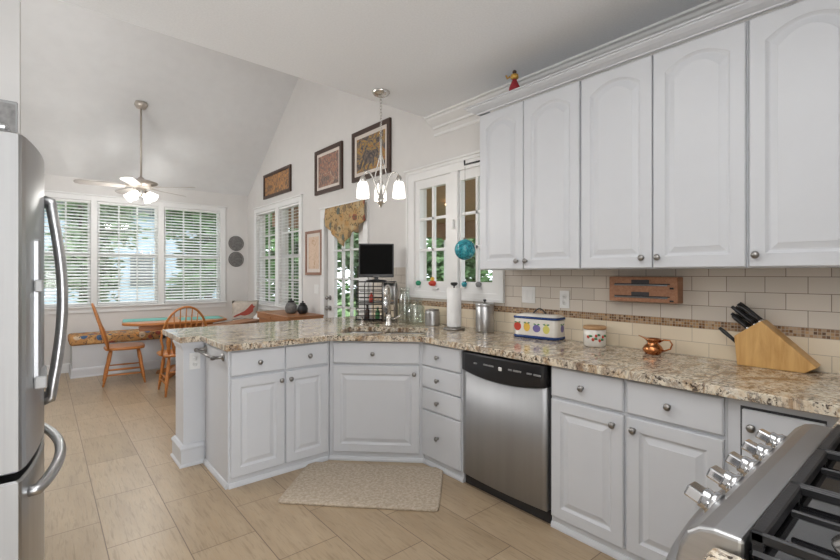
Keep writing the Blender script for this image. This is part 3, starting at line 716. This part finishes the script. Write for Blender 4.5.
m.prism([(x, z) for x, z in bird], -.060, -.066, mapf=lambda x, z, y: (x, y, z)); m.build('bird_print', 'birdred', pi)
m = MB(); m.tube([(-.17, -.052, .09), (-.05, -.064, .11), (.08, -.064, .09), (.17, -.052, .12)], .005, 6); m.tube([(0, -.064, .105), (-.03, -.062, .05)], .005, 6); m.tube([(.05, -.064, .1), (.09, -.060, .05)], .005, 6); m.build('branch_print', 'plate', pi)
o = MB(); o.loft([[(math.cos(a)*r_*(1+.12*math.sin(3*a)), math.sin(a)*r_, z) for a in [2*PI*k/16 for k in range(16)]] for r_, z in ((.14, 0), (.17, .08), (.13, .2), (.06, .28), (.01, .30))]); o = o.build('white_throw', 'whitecloth', None, (2.50, 6.85, .548)); tag(o, 'crumpled white throw between bird pillow and sideboard', 'throw')
o.location = (2.585, 6.88, .541); o.scale = (.8, .8, .8)

# blinds
def blind(loc, rotz, w, z0, z1, lb, g, tilt=.45):
    t = thing('window_blind', lb, 'blind', loc, rotz, g)
    MB().box((.004, .0, z1-.034), (w-.004, .028, z1-.004), .004).build('headrail', 'blind', t)
    m = MB(); n = int((z1-z0-.07)/.044)
    for k in range(n):
        z = z0+.045+k*.044
        m.obox((w/2, .004, z), (w/2-.008, .0225, .0013), RX(tilt))
    m.build('slats', 'blind', t)
    MB().box((.006, -.012, z0+.006), (w-.006, .02, z0+.024), .003).build('bottom_rail', 'blind', t)
    m = MB()
    for x in (.12*w, .5*w, .88*w): m.tube([(x, -.019, z0+.02), (x, -.019, z1-.05)], .0012, 5)
    m.build('lift_cords', 'blind', t)
GB = 'white slatted blinds in the breakfast nook'
for (a, b_), lb in zip(BW, ('white slatted blind in the leftmost back window behind fridge handle', 'white slatted blind in the middle back window under the fan', 'white slatted blind in the right back window behind the arched chair')):
    blind((a, YN-.012, 0), 0, b_-a, .90, WT1, lb, GB)
for (a, b_), lb in zip(W2, ('white slatted blind in the far half of the side window', 'white slatted blind in the near half of the side window')):
    blind((XW-.012, b_, 0), -PI/2, b_-a, .88, WT2, lb, GB, .15)
# wall plates
for z, lb in ((1.868, 'upper round grey metal plate on the back wall'), (1.600, 'lower round grey metal plate on the back wall')):
    t = thing('decorative_plate', lb, 'plate', (2.52, YN, z), 0, 'round metal plates on the back wall')
    d_ = MB().lathe([(.124, .001), (.128, .010), (.124, .015), (.088, .011), (.080, .0145), (.050, .0145), (.045, .018), (.001, .019)], (0, 0, 0), 28, RX(PI/2)).build('disc', 'plate', t)
    for q_ in d_.data.polygons: q_.use_smooth = False
    MB().tube([(.108*math.cos(2*PI*k/28), -.015, .108*math.sin(2*PI*k/28)) for k in range(28)], .004, 6, close=True).build('rim', 'pewter', t)
# framed pictures on the right wall
def picture(yf, yn, z0, z1, fr_, art, fw, mw, lb):
    t = thing('framed_picture', lb, 'picture', (XW-.001, yf, z0), -PI/2, 'framed pictures on the right wall'); w_ = yf-yn; h = z1-z0
    MB().plate(rect(0, w_, 0, h), [rect(fw, w_-fw, fw, h-fw)], -.028, 0, lambda x, z, y: (x, y, z)).build('frame', fr_, t, bevel=.003)
    if mw: MB().plate(rect(fw, w_-fw, fw, h-fw), [rect(fw+mw, w_-fw-mw, fw+mw, h-fw-mw)], -.016, -.01, lambda x, z, y: (x, y, z)).build('picture_mat', 'mat', t)
    MB().box((fw+mw, -.013, fw+mw), (w_-fw-mw, -.008, h-fw-mw)).build('print', art, t)
picture(7.10, 6.09, 2.53, 2.91, 'frame', 'art1', .045, .0, 'wide dark-framed amber print above the side window blinds')
picture(5.34, 4.655, 2.36, 2.92, 'frame', 'art2', .05, .035, 'dark-framed muted red print, middle of the three high pictures')
picture(4.43, 3.70, 2.385, 2.94, 'frame', 'art3', .05, .04, 'dark-framed gold and black print behind the chandelier')
picture(5.61, 5.155, 1.34, 1.915, 'frameb', 'art4', .035, .045, 'brown-framed sepia map print beside the patio door')
# switch plates
def wplate(y, z, w_, h, lb, kind):
    t = thing(kind, lb, kind.split('_')[-1], (XW-.0105, y, z), -PI/2)
    MB().box((-w_/2, -.006, -h/2), (w_/2, 0, h/2), .002).build('cover_plate', 'white', t)
    if 'switch' in kind:
        for x in ((-.023, .023) if w_ > .09 else (0,)): MB().box((x-.016, -.010, -.033), (x+.016, -.0065, .033), .002).build('rocker', 'white', t)
    else:
        for s in (-1, 1):
            f = MB().lathe([(.017, 0), (.017, .002), (.001, .0021)], (0, -.0065, s*.02), 16, RX(PI/2)).build('socket', 'white', t)
            m = MB()
            for x in (-.006, .006): m.box((x-.001, -.0095, s*.02-.004), (x+.001, -.0088, s*.02+.005))
            m.build('slots', 'dark', f)
wplate(2.01, 1.205, .115, .118, 'double white light switch on the tiles right of the sink window', 'light_switch')
wplate(1.715, 1.185, .073, .118, 'white outlet on the tiles above the fruit bread box', 'power_outlet')
t = thing('light_switch', 'white light switch between map print and patio door', 'switch', (XW, 5.33, 1.16), -PI/2)
MB().box((-.06, -.006, -.058), (.06, 0, .058), .002).build('cover_plate', 'white', t); MB().box((-.014, -.010, -.03), (.014, -.0065, .03), .002).build('rocker', 'white', t)
t = thing('power_outlet', 'white outlet on the peninsula end wall below the towel bar', 'outlet', (.838, 3.5145, .735), 0)
MB().box((-.036, -.006, -.058), (.036, 0, .058), .002).build('cover_plate', 'white', t)
for s in (-1, 1):
    f = MB().lathe([(.017, 0), (.017, .002), (.001, .0021)], (0, -.0065, s*.02), 16, RX(PI/2)).build('socket', 'white', t)
    m = MB(); m.box((-.007, -.0095, s*.02-.004), (-.005, -.0088, s*.02+.005)); m.box((.005, -.0095, s*.02-.004), (.007, -.0088, s*.02+.005)); m.build('slots', 'dark', f)
# towel bar on the peninsula end
t = thing('towel_bar', 'pewter towel bar on the end panel of the peninsula cabinet', 'towel bar', (.9, 3.0, .82), 0)
for y in (.06, .46):
    MB().lathe([(.027, 0), (.027, .006), (.018, .010), (.012, .016), (.010, .05), (.014, .056), (.016, .066), (.010, .078), (.001, .08)], (0, y, 0), 16, RY(-PI/2)).build('post', 'pewter', t)
MB().cyl((-.066, .04, 0), (-.066, .48, 0), .008, seg=12).build('bar', 'pewter', t)

# patio valance
va = thing('door_valance', 'pointed gold floral valance hanging over the patio door', 'valance', (XW, 5.00, 0), -PI/2)
m = MB(); NX, NZ = 40, 10; grid = []
def vb(u):
    return 1.95-.28*(u/.42) if u < .42 else 1.67+.27*((u-.42)/.46)**.8
for s in (0, 1):
    g = []
    for i in range(NX+1):
        u = .88*i/NX; row = []
        for j in range(NZ+1):
            v = j/NZ; z = 2.155+(vb(u)-2.155)*v; y = -.055-.012*math.sin(u*42)*v - .01*math.sin(v*PI) + s*.006
            row.append(m.bm.verts.new((u, y, z)))
        g.append(row)
    grid.append(g)
for s in (0, 1):
    g = grid[s]
    for i in range(NX):
        for j in range(NZ): m.bm.faces.new((g[i][j], g[i+1][j], g[i+1][j+1], g[i][j+1])).smooth = True
A, B = grid
for i in range(NX):
    for j in (0, NZ): m.bm.faces.new((A[i][j], A[i+1][j], B[i+1][j], B[i][j]))
for j in range(NZ):
    for i in (0, NX): m.bm.faces.new((A[i][j], A[i][j+1], B[i][j+1], B[i][j]))
m.build('fabric', 'valance', va); MB().box((0, -.048, 2.13), (.88, -.023, 2.158), .004).build('mounting_board', 'white', va)

# ------------------------------------------------------------------ fan and chandelier
fn = thing('ceiling_fan', 'five-blade ceiling fan with lit glass shades on a long rod', 'fan', (.967, 6.69, 2.42), 0)
zc = 3.505-2.42
MB().lathe([(.001, zc+.03), (.075, zc+.03), (.075, zc-.01), (.05, zc-.045), (.015, zc-.055), (.001, zc-.055)][::-1], (0, 0, 0), 24).build('canopy', 'fan', fn)
MB().cyl((0, 0, .14), (0, 0, zc-.05), .012, seg=12).build('downrod', 'fan', fn)
MB().lathe([(.03, .16), (.04, .14), (.10, .125), (.185, .10), (.19, .085), (.15, .05), (.09, .03), (.06, .02)], (0, 0, 0), 32).build('motor_housing', 'fan', fn)
MB().lathe([(.05, .03), (.062, .01), (.062, -.06), (.05, -.08), (.001, -.085)], (0, 0, 0), 24).build('light_kit', 'nickel', fn)
base_a = math.radians(144)-yaw
for k in range(5):
    a = base_a + k*2*PI/5; m = MB()
    P = [(.17, -.05), (.17, .05), (.45, .068), (.62, .070), (.67, .045), (.685, 0), (.67, -.045), (.62, -.070), (.45, -.068)]
    m.loft([[RZ(a) @ (RX(.20) @ Vector((x, y, z))) + Vector((0, 0, .035)) for x, y in P] for z in (-.004, .004)], smooth=False)
    bl = m.build('blade', 'blade', fn)
    m = MB(); m.loft([[RZ(a) @ Vector(v) for v in r_] for r_ in ([(.07, -.02, .035), (.07, .02, .035), (.07, .02, .045), (.07, -.02, .045)], [(.24, -.03, .030), (.24, .03, .042), (.24, .03, .050), (.24, -.03, .038)])], smooth=False); m.build('blade_arm', 'fan', bl)
for k in range(4):
    a = -yaw + PI/4*0 + k*PI/2; d_ = Vector((math.cos(a), math.sin(a), 0)); q_ = (d_*.75+Vector((0, 0, -.65))).normalized()
    R_ = Vector((0, 0, 1)).rotation_difference(q_).to_matrix(); c = d_*.075+Vector((0, 0, -.02))
    MB().lathe([(.02, 0), (.03, .02), (.032, .03)], c, 16, R_).build('lamp_socket', 'nickel', fn)
    MB().lathe([(.030, .028), (.038, .05), (.047, .08), (.060, .125), (.057, .127), (.028, .04)], c, 18, R_).build('lamp_shade', 'fanshade', fn)
pc = Vector((1.984, 2.837, ZC))
ch = thing('chandelier', 'three-light brushed nickel chandelier with white glass shades on a chain', 'chandelier', pc, 0)
MB().lathe([(.001, -.035), (.03, -.034), (.055, -.022), (.068, -.004), (.068, 0)], (0, 0, 0), 24).build('canopy', 'nickel', ch)
m = MB(); z = -.035; k = 0
while z > -.36:
    ww = .009; pts = [(ww*math.cos(q)*(1 if k % 2 else 0), ww*math.cos(q)*(0 if k % 2 else 1), z-.014+.016*math.sin(q)) for q in [2*PI*i/10 for i in range(10)]]
    m.tube(pts, .002, 5, close=True); z -= .024; k += 1
m.build('chain', 'nickel', ch)
MB().lathe([(.004, -.355), (.010, -.37), (.008, -.42), (.012, -.50), (.010, -.60), (.014, -.72), (.012, -.80), (.03, -.815), (.038, -.83), (.028, -.85), (.012, -.862), (.006, -.875), (.001, -.885)][::-1], (0, 0, 0), 18).build('stem', 'nickel', ch)
for k in range(3):
    a = -yaw + math.radians((0, 180, 97)[k]); d_ = Vector((math.cos(a), math.sin(a), 0))
    def cb(p0, p1, p2, p3, n=14):
        out = []
        for i in range(n+1):
            t = i/n; s = 1-t; out.append(tuple(s**3*p0[j]+3*s*s*t*p1[j]+3*s*t*t*p2[j]+t**3*p3[j] for j in (0, 1)))
        return out
    arc = cb((.01, -.82), (.05, -.66), (.09, -.55), (.138, -.645)); m = MB(); m.tube([d_*r_+Vector((0, 0, z)) for r_, z in arc], .0075, 8)
    up = cb((.05, -.69), (.04, -.60), (.02, -.55), (.008, -.48)); m.tube([d_*r_+Vector((0, 0, z)) for r_, z in up], .0045, 6)
    am = m.build('arm', 'nickel', ch)
    c = d_*.138
    MB().lathe([(.008, -.635), (.022, -.655), (.028, -.682), (.022, -.690)][::-1], c, 16).build('socket_cup', 'nickel', am)
    MB().lathe([(.028, -.684), (.038, -.698), (.045, -.73), (.049, -.785), (.048, -.808), (.043, -.808), (.041, -.73), (.024, -.692)][::-1], c, 20).build('lamp_shade', 'shade', am)
    # bulb light
    l = bpy.data.lights.new('chandelier_bulb', 'POINT'); l.energy = 1.2; l.shadow_soft_size = .03; l.color = (1, .93, .85)
    lo = bpy.data.objects.new('chandelier_bulb', l); lo.location = pc+c+Vector((0, 0, -.85)); COL.objects.link(lo)

# ------------------------------------------------------------------ counter things
ZT = .9145
# TV on the wire rack
rk = thing('wire_basket_rack', 'black wire rack with curved steel sides under the television', 'rack', (2.45, 3.57, ZT), math.radians(-42))
m = MB(); rw, rd, rh = .36, .22, .33
for z in [.02+.034*k for k in range(10)]: m.tube([(-rw/2, -rd/2, z), (rw/2*.35, -rd/2, z)], .0048, 6)
for x in (-rw/2, -rw/2+.08, -rw/2+.16, rw/2*.35): m.tube([(x, -rd/2, .0), (x, -rd/2, .34), (x, -rd/2+.03, .362)], .0045, 6)
for z in [.02+.062*k for k in range(5)]: m.tube([(-rw/2, rd/2, z), (rw/2, rd/2, z)], .0032, 6)
m.build('front_grid', 'black', rk)
for x in (rw/2*.42, rw/2):
    pts = [(x, -rd/2, 0), (x, -rd/2, .275)] + [(x, -rd/2+.08-.08*math.cos(q), .275+.08*math.sin(q)) for q in [PI/2*i/6 for i in range(1, 7)]] + [(x, rd/2-.08+.08*math.sin(q), .275+.08*math.cos(q)) for q in [PI/2*i/6 for i in range(7)]] + [(x, rd/2, 0)]
    MB().tube(pts, .009, 8).build('side_arch', 'steel', rk)
m = MB(); ap = [(-rd/2, .20), (-rd/2, .275)] + [(-rd/2+.08-.08*math.cos(q), .275+.08*math.sin(q)) for q in [PI/2*i/6 for i in range(1, 7)]]
m.loft([[(x_, y_, z_) for x_ in (rw/2*.42, rw/2)]+[(x_, y_+.002, z_-.002) for x_ in (rw/2, rw/2*.42)] for y_, z_ in ap]); m.build('curved_side_panel', 'steel', rk)
MB().box((-rw/2, -rd/2+.02, .362), (rw/2, rd/2-.02, .372), .003).build('top_shelf', 'black', rk)
MB().box((-rw/2, -rd/2+.01, .008), (rw/2, rd/2-.01, .016), .003).build('bottom_shelf', 'black', rk)
MB().box((-rw/2, -rd/2+.01, .165), (rw/2, rd/2-.01, .172), .002).build('middle_shelf', 'black', rk)
def boxthing(n, lb, cat, lx, ly, lz, h, r_, mt, cap_):
    ca, sa = math.cos(math.radians(-42)), math.sin(math.radians(-42)); X_, Y_ = 2.45+lx*ca-ly*sa, 3.57+lx*sa+ly*ca
    t = thing(n, lb, cat, (X_, Y_, ZT+lz), 0, 'bottles and jars on the wire rack')
    MB().lathe([(r_*.9, 0), (r_, .006), (r_, h*.65), (r_*.4, h*.8), (r_*.4, h)], (0, 0, 0), 16).build('bottle_body', mt, t); MB().cyl((0, 0, h), (0, 0, h+.015), r_*.45, seg=12).build('cap', cap_, t)
boxthing('condiment_bottle', 'dark bottle on lower shelf at left of the wire rack', 'bottle', -.09, -.02, .018, .12, .022, 'frame', 'black')
boxthing('condiment_bottle', 'green bottle on the lower shelf of the wire rack', 'bottle', .01, -.03, .018, .10, .022, 'leaf', 'white')
boxthing('condiment_bottle', 'dark bottle inside the steel arches of the wire rack', 'bottle', .11, -.02, .018, .11, .026, 'black', 'black')
boxthing('condiment_bottle', 'red bottle on the middle shelf of the wire rack', 'bottle', -.05, -.02, .174, .09, .022, 'red', 'white')
tv = thing('television', 'small black flat-screen television standing on the wire rack', 'television', (2.44, 3.565, ZT+.374), math.radians(-36))
MB().lathe([(.10, 0), (.10, .006), (.06, .014), (.02, .018)], (0, 0, 0), 24).build('stand_base', 'black', tv)
MB().box((-.02, -.008, .01), (.02, .014, .06), .003).build('stand_neck', 'black', tv)
MB().box((-.166, -.02, .035), (.166, .03, .355), .006, 2).build('cabinet', 'black', tv)
MB().box((-.154, -.0215, .065), (.154, -.0195, .342)).build('screen', 'screen', tv)
MB().box((-.03, -.0215, .044), (.03, -.0195, .049)).build('badge', 'ltgrey', tv)
# glass jars
def jar(loc, r_, h, lb, lid='nickel'):
    t = thing('glass_jar', lb, 'jar', loc, 0, 'clear glass jars by the window')
    MB().lathe([(r_*.9, 0), (r_, .01), (r_, h*.78), (r_*.75, h*.88), (r_*.75, h), (r_*.70, h), (r_*.70, h*.88), (r_*.94, h*.77), (r_*.94, .014), (.001, .012)], (0, 0, 0), 24).build('glass_body', 'jar', t)
    MB().lathe([(r_*.80, h+.001), (r_*.82, h+.006), (r_*.82, h+.02), (r_*.6, h+.028), (.001, h+.03)], (0, 0, 0), 24).build('lid', 'jar' if lid is None else lid, t)
jar((2.56, 3.28, ZT), .058, .29, 'tall clear glass jar right of the wire rack', None)
jar((2.535, 3.10, ZT), .085, .19, 'wide clear glass jar in front of the tall jar', None)
t = thing('utensil_crock', 'small ribbed steel jar left of the paper towels', 'jar', (2.58, 2.92, ZT), 0)
MB().lathe([(.062, 0)]+[(.062+(.0035 if k % 2 else 0), .005+.014*k) for k in range(9)]+[(.06, .126)], (0, 0, 0), 24).build('body', 'steel', t)
MB().lathe([(.06, .127), (.06, .136), (.02, .142), (.012, .143), (.001, .144)], (0, 0, 0), 24).build('lid', 'pewter', t)
# paper towel
t = thing('paper_towel_holder', 'upright paper towel roll on a pewter holder before the window', 'paper towel', (2.53, 2.60, ZT), 0)
MB().lathe([(.088, 0), (.09, .008), (.08, .016), (.07, .018), (.001, .02)], (0, 0, 0), 28).build('base', 'pewter', t)
MB().lathe([(.02, .021), (.056, .021), (.058, .03), (.058, .325), (.056, .33), (.02, .33)], (0, 0, 0), 28).build('paper_roll', 'paper', t)
MB().lathe([(.006, .33), (.006, .345), (.022, .352), (.030, .364), (.026, .374), (.001, .376)], (0, 0, 0), 20).build('finial', 'iron', t)
# steel canister
t = thing('steel_canister', 'brushed steel canister with lid left of the bread box', 'canister', (2.61, 2.345, ZT), 0)
MB().lathe([(.068, 0), (.070, .004), (.070, .195), (.068, .198)], (0, 0, 0), 32).build('body', 'steel', t)
MB().lathe([(.071, .199), (.072, .204), (.072, .215), (.068, .219), (.001, .221)], (0, 0, 0), 32).build('lid', 'steel', t)
MB().lathe([(.006, .221), (.006, .232), (.014, .238), (.012, .246), (.001, .248)], (0, 0, 0), 14).build('lid_knob', 'black', t)
# bread box with fruit
t = thing('bread_box', 'cream enamel bread box with navy rims and painted fruit', 'bread box', (2.555, 2.035, ZT), math.radians(-84))
BL, BD, BH = .335, .165, .140
def rb(i, z): return [(x, y, z) for x, y in rrect(i, BL-i, i, BD-i, .035, 5)]
MB().loft([rb(.004, .006), rb(0, .02), rb(0, BH-.012), rb(.001, BH-.006)]).build('body', 'ceramic', t)
MB().loft([rb(.006, 0), rb(-.002, .003), rb(-.003, .016), rb(0, .021)]).build('bottom_rim', 'navy', t)
MB().loft([rb(-.003, BH-.006), rb(-.004, BH-.002), rb(-.004, BH+.006), rb(0, BH+.010)]).build('lid_rim', 'navy', t)
MB().loft([rb(.0, BH+.009), rb(.015, BH+.020), rb(.05, BH+.028)]).build('lid', 'ceramic', t)
MB().tube([(BL/2-.05+.1*k/10, BD/2, BH+.026+.035*math.sin(PI*k/10)) for k in range(11)], .005, 8).build('lid_handle', 'black', t)
def fruit(xc, zc_, prof, mt, leafx, side=None):
    f = (lambda x, z, y: (x, y, z)) if side is None else (lambda x, z, y: (BL-y, x, z))
    m = MB(); m.prism([(xc+x, zc_+z) for x, z in prof], -.0008, .002, mapf=f); o_ = m.build('fruit_print', mt, t)
    m = MB()
    for s in (-1, 1): m.prism([(xc+s*.002, zc_+.024), (xc+s*.012, zc_+.034), (xc+s*.026, zc_+.030), (xc+s*.014, zc_+.022)][::s], -.0009, .0015, mapf=f)
    m.build('leaf_print', 'leaf', o_)
el = lambda a, b_: [(a*1.2*math.cos(2*PI*k/18), b_*1.12*math.sin(2*PI*k/18)) for k in range(18)]
prp = [(.024*math.sin(q)*(1 if math.cos(q) > 0 else 1)*(1-.35*(math.cos(q)+0 > 0)*abs(math.cos(q))) if False else .022*math.sin(q)*(1-.42*max(0, -math.cos(q))), -.034*math.cos(q)+.0) for q in [2*PI*k/20 for k in range(20)]]
prp = [(x*1.15*(.62 if z > .012 else 1), z) for x, z in prp]
fruit(.042, .078, el(.024, .027), 'red', 0); fruit(.115, .078, el(.021, .028), 'yellow', 0); fruit(.190, .072, el(.024, .023), 'purple', 0); fruit(.262, .074, prp, 'pear', 0)
fruit(BD/2, .075, el(.019, .022), 'purple', 0, side=1)
# ceramic crock
t = thing('ceramic_crock', 'cream ceramic crock with wood lid and painted berries', 'crock', (2.62, 1.45, ZT), 0)
MB().lathe([(.062, 0), (.066, .004), (.067, .098), (.063, .102)], (0, 0, 0), 30).build('body', 'ceramic', t)
MB().lathe([(.064, .103), (.068, .106), (.068, .119), (.063, .123), (.001, .124)], (0, 0, 0), 30).build('lid', 'cork', t)
m = MB(); m2 = MB()
for a, z in ((200, .045), (232, .04), (175, .06), (215, .068), (250, .062)):
    q = math.radians(a); c = (.0662*math.cos(q), .0662*math.sin(q), z); m.ball(c, .0105, (.5, 1, 1), 8)
    q += .2; m2.ball((.0662*math.cos(q), .0662*math.sin(q), z+.006), .012, (.4, 1.3, .6), 8)
m.build('berry_print', 'red', t); m2.build('leaf_print', 'leaf', t)
# copper pitcher
t = thing('copper_pitcher', 'small hammered copper pitcher with curled handle', 'pitcher', (2.60, 1.095, ZT), math.radians(95))
MB().lathe([(.038, 0), (.040, .006), (.048, .012), (.053, .028), (.042, .046), (.028, .058), (.028, .066), (.040, .078), (.044, .084), (.041, .084), (.026, .066)], (0, 0, 0), 28).build('body', 'copper', t)
MB().loft([[(.02, -.022, .074), (.02, .022, .074), (.02, .020, .079), (.02, -.020, .079)], [(.075, -.004, .094), (.075, .004, .094), (.075, .004, .097), (.075, -.004, .097)]], smooth=False).build('spout', 'copper', t)
MB().tube([(-.03, 0, .066), (-.055, 0, .082), (-.085, 0, .082), (-.098, 0, .062), (-.088, 0, .036), (-.062, 0, .024), (-.045, 0, .02)], .0045, 8).build('handle', 'copper', t)
# knife block
t = thing('knife_block', 'slanted bamboo knife block leaning right with black knives', 'knife block', (2.60, .70, ZT), math.radians(-88.5))
KP = [(-.005, 0), (.262, 0), (.300, .036), (.105, .178), (.098, .180), (-.007, .108)]
KP = [(0, 0), (.255, 0), (.298, .030), (.096, .222), (-.012, .140)]
MB().prism(KP, 0, .125, mapf=lambda x, z, y: (x, y, z)).build('block', 'bamboo', t, bevel=.004)
kd = Vector((-.75, 0, .66)).normalized(); kn_ = Vector((.72, 0, .69))
nrm = Vector((-.603, 0, .798)).normalized()
for i, (s, y, L_) in enumerate([(.92, .03, .120), (.92, .075, .125), (.72, .03, .125), (.70, .085, .12), (.48, .025, .085), (.48, .055, .10), (.46, .095, .09), (.12, .04, .10)]):
    p0 = Vector((-.012, 0, .140)).lerp(Vector((.096, 0, .222)), s); p0.y = y
    if i == 7: p0 = Vector((-.006, .03, .105))
    e = p0+kd*L_
    h = MB(); h.tube([p0+kd*.004, p0+kd*(L_*.3), p0+kd*(L_*.75), e], [.0095, .0088, .0105, .008], 8); h.build('knife_handle', 'black', t)
    hh_ = MB(); hh_.cyl(p0-kd*.006, p0+kd*.006, .0098, seg=10); hh_.build('bolster', 'chrome', t)
# wrap dispenser on tiles
t = thing('wrap_dispenser', 'brown wooden two-slot wrap dispenser mounted on the tiles', 'dispenser', (XW-.0105, 1.365, 1.196), -PI/2)
MB().box((0, -.075, 0), (.385, 0, .145), .003).build('case', 'rackwood', t)
for z in (.025, .095):
    MB().box((.035, -.0775, z+.006), (.345, -.074, z+.012)).build('slot', 'black', t); MB().box((.035, -.082, z-.001), (.335, -.0755, z+.006)).build('cutter_bar', 'chrome', t)
    MB().box((.135, -.0785, z+.012), (.235, -.074, z+.033), .001).build('finger_notch', 'dark', t)
    MB().box((.345, -.0785, z-.018), (.365, -.074, z-.008)).build('latch', 'black', t)
# hanging globe
t = thing('glass_globe', 'blue-green swirled glass globe hanging before the sink window', 'ornament', (2.45, 2.40, 1.54), 0)
MB().ball((0, 0, 0), .079, seg=28).build('ball', 'globe', t, smooth=True)
MB().lathe([(.012, .076), (.012, .088), (.004, .092)], (0, 0, 0), 12).build('cap', 'pewter', t)
MB().cyl((0, 0, .09), (0, 0, .625), .0015, seg=5).build('cord', 'black', t)
t = thing('hanging_bracket', 'black metal bracket on the wall cabinet side holding the globe', 'bracket', (2.45, 2.1925, 2.17), 0)
MB().box((-.008, 0, -.02), (.008, .004, .03)).build('mount', 'black', t); MB().tube([(0, .004, .01), (0, .2125, .012), (0, .2125, .045)], .007, 8).build('arm', 'black', t)
# sill figurines
def sill(y, lb, mt, s, top=None):
    t = thing('sill_figurine', lb, 'figurine', (XW-.002, y, 1.236), 0, 'small figures on the sink window sash')
    MB().lathe([(.018*s, 0), (.03*s, .012), (.034*s, .03), (.02*s, .042), (.018*s, .046)], (-.012, 0, .012), 14).build('body', mt, t)
    if top: MB().ball((-.012, 0, .075), .017*s, seg=10).build('head', top, t)
    MB().box((-.03, -.02, 0), (.0, .02, .012), .002).build('ledge_clip', 'white', t)
sill(3.26, 'small green glass figure at left of the window sash', 'green', .8)
sill(3.06, 'small red potted flower figure on the window sash', 'red', 1.15, 'yellow')
sill(2.66, 'small dark teal bird figure right of the paper towel', 'globe', .7)
sill(2.50, 'small pale figure on the right sash near the cabinet', 'ltgrey', .7)
# rooster / angel on top of cabinets
t = thing('cloth_figurine', 'small figurine in red skirt and gold top on the cabinet crown', 'figurine', (2.325, 1.835, 2.533), 0)
MB().lathe([(.036, 0), (.034, .02), (.016, .06), (.012, .075)], (0, 0, 0), 18).build('skirt', 'redcloth', t)
MB().lathe([(.014, .07), (.026, .08), (.024, .10), (.008, .108)], (0, 0, 0), 14).build('bodice', 'gold', t)
MB().ball((0, 0, .118), .014, seg=12).build('head', 'frame', t); MB().tube([(-.02, .02, .09), (-.03, .035, .08), (-.036, .038, .10)], .006, 6).build('arm', 'gold', t)

# ------------------------------------------------------------------ outside
struct(MB().box((-20, YN+.15, -.5), (30, 34, -.4)).build('ground_lawn', 'grass'))
struct(MB().box((XW+.15, -6, -.5), (30, YN+.15, -.4)).build('ground_lawn_side', 'grass'))
po = thing('covered_porch', 'brown-ceilinged covered porch outside the sink window', 'porch', (0, 0, 0), 0)
MB().box((XW+.16, .6, 2.42), (6.8, 7.2, 2.52)).build('porch_ceiling', 'porch', po)
MB().box((XW+.16, .6, -.4), (6.8, 7.2, -.05)).build('porch_deck', 'porch', po)
MB().box((6.65, .6, 2.08), (6.8, 7.2, 2.42)).build('porch_beam', 'porch', po)
MB().box((XW+.16, 7.08, 2.12), (6.64, 7.2, 2.42)).build('porch_beam', 'porch', po)
for y in (.7, 3.6, 7.1): MB().box((6.66, y-.06, -.05), (6.78, y+.06, 2.08)).build('porch_post', 'white', po)
fl = thing('porch_reflection', 'warm glow under the porch ceiling standing in for a fan light reflection', 'lamp', (4.6, 4.75, 2.30), 0)  # glowing shape added to imitate the fan light reflected in the window
MB().lathe([(.001, 0), (.08, .02), (.12, .07), (.05, .119)], (0, 0, 0), 20).build('shade', emis('porch_reflection_glow', (1, .75, .4), 3), fl)
hs = thing('neighbour_house', 'pale blue-grey house beyond the back windows', 'house', (3.2, 22, -.4), 0)
MB().box((-3.4, 0, 0), (3.2, 5, 4.2)).build('walls', 'house', hs)
MB().prism([(-3.8, 4.2), (3.6, 4.2), (-.1, 6.6)], -.4, 5.4, mapf=lambda x, z, y: (x, y, z)).build('roof', 'roof', hs)
for x in (-2.2, 0, 2): MB().box((x-.4, -.05, 1.2), (x+.4, -.001, 2.6)).build('window', 'roof', hs)
def tree(loc, rad, h, mi, n, lb):
    t = thing('garden_tree', lb, 'tree', loc, random.random()*6, 'trees outside the windows')
    MB().tube([(0, 0, 0), (.05, .02, h*.4), (-.05, .05, h*.8)], [.12, .09, .04], 8).build('trunk', 'bark', t)
    m = MB(); cl = [(random.uniform(-.6, .6)*rad, random.uniform(-.6, .6)*rad, h*(.15+.75*random.random())) for _ in range(14)]
    for _ in range(n):
        c = random.choice(cl); p_ = Vector([c[i]+max(-.4, min(.4, random.gauss(0, .22)))*rad for i in range(3)])
        if p_.z < .2: p_.z = .2+random.random()
        a = Matrix.Rotation(random.random()*6.3, 3, 'Z') @ Matrix.Rotation(random.random()*3, 3, 'X'); s = .08+.09*random.random()
        vs = [m.bm.verts.new(p_ + a @ Vector(v)*s) for v in ((-1, 0, 0), (0, -.5, .1), (1, 0, 0), (0, .5, .1))]; m.bm.faces.new(vs)
    m.build('foliage', 'tree%d' % mi, t)
TR = [((-1.6, 12, -.4), 1.2, 4.4, 1, 'left back window'), ((.8, 14.2, -.4), 1.2, 5.0, 3, 'middle back window'), ((3.2, 12.2, -.4), 1.1, 4.2, 0, 'right back window, nearest of them'), ((5.6, 13.6, -.4), 1.2, 5.0, 1, 'right back window, farther right'),
      ((5.0, 10.4, -.4), 1.1, 4.4, 0, 'far half of the side window'), ((7.4, 11.6, -.4), 1.3, 5.0, 3, 'near half of the side window'), ((8.6, 9.0, -.4), 1.2, 4.2, 1, 'patio door'), ((11.2, 10.6, -.4), 1.4, 4.6, 3, 'patio door, behind the nearer tree'),
      ((8.8, 6.6, -.4), 1.1, 3.6, 0, 'left sash of the sink window'), ((11.2, 7.9, -.4), 1.2, 4, 2, 'left sash of the sink window, farther back'), ((8.8, 4.2, -.4), 1.1, 3.2, 1, 'right sash of the sink window'), ((9.6, 13.6, -.4), 1.4, 5.5, 2, 'side window, behind the nearer trees')]
for i, (l_, r_, h_, mi, wh) in enumerate(TR):
    tree(l_, r_, h_, mi, 3800, ('leafy green tree seen through the ' if i not in (3, 5) else 'pale leafy tree seen through the ')+wh)
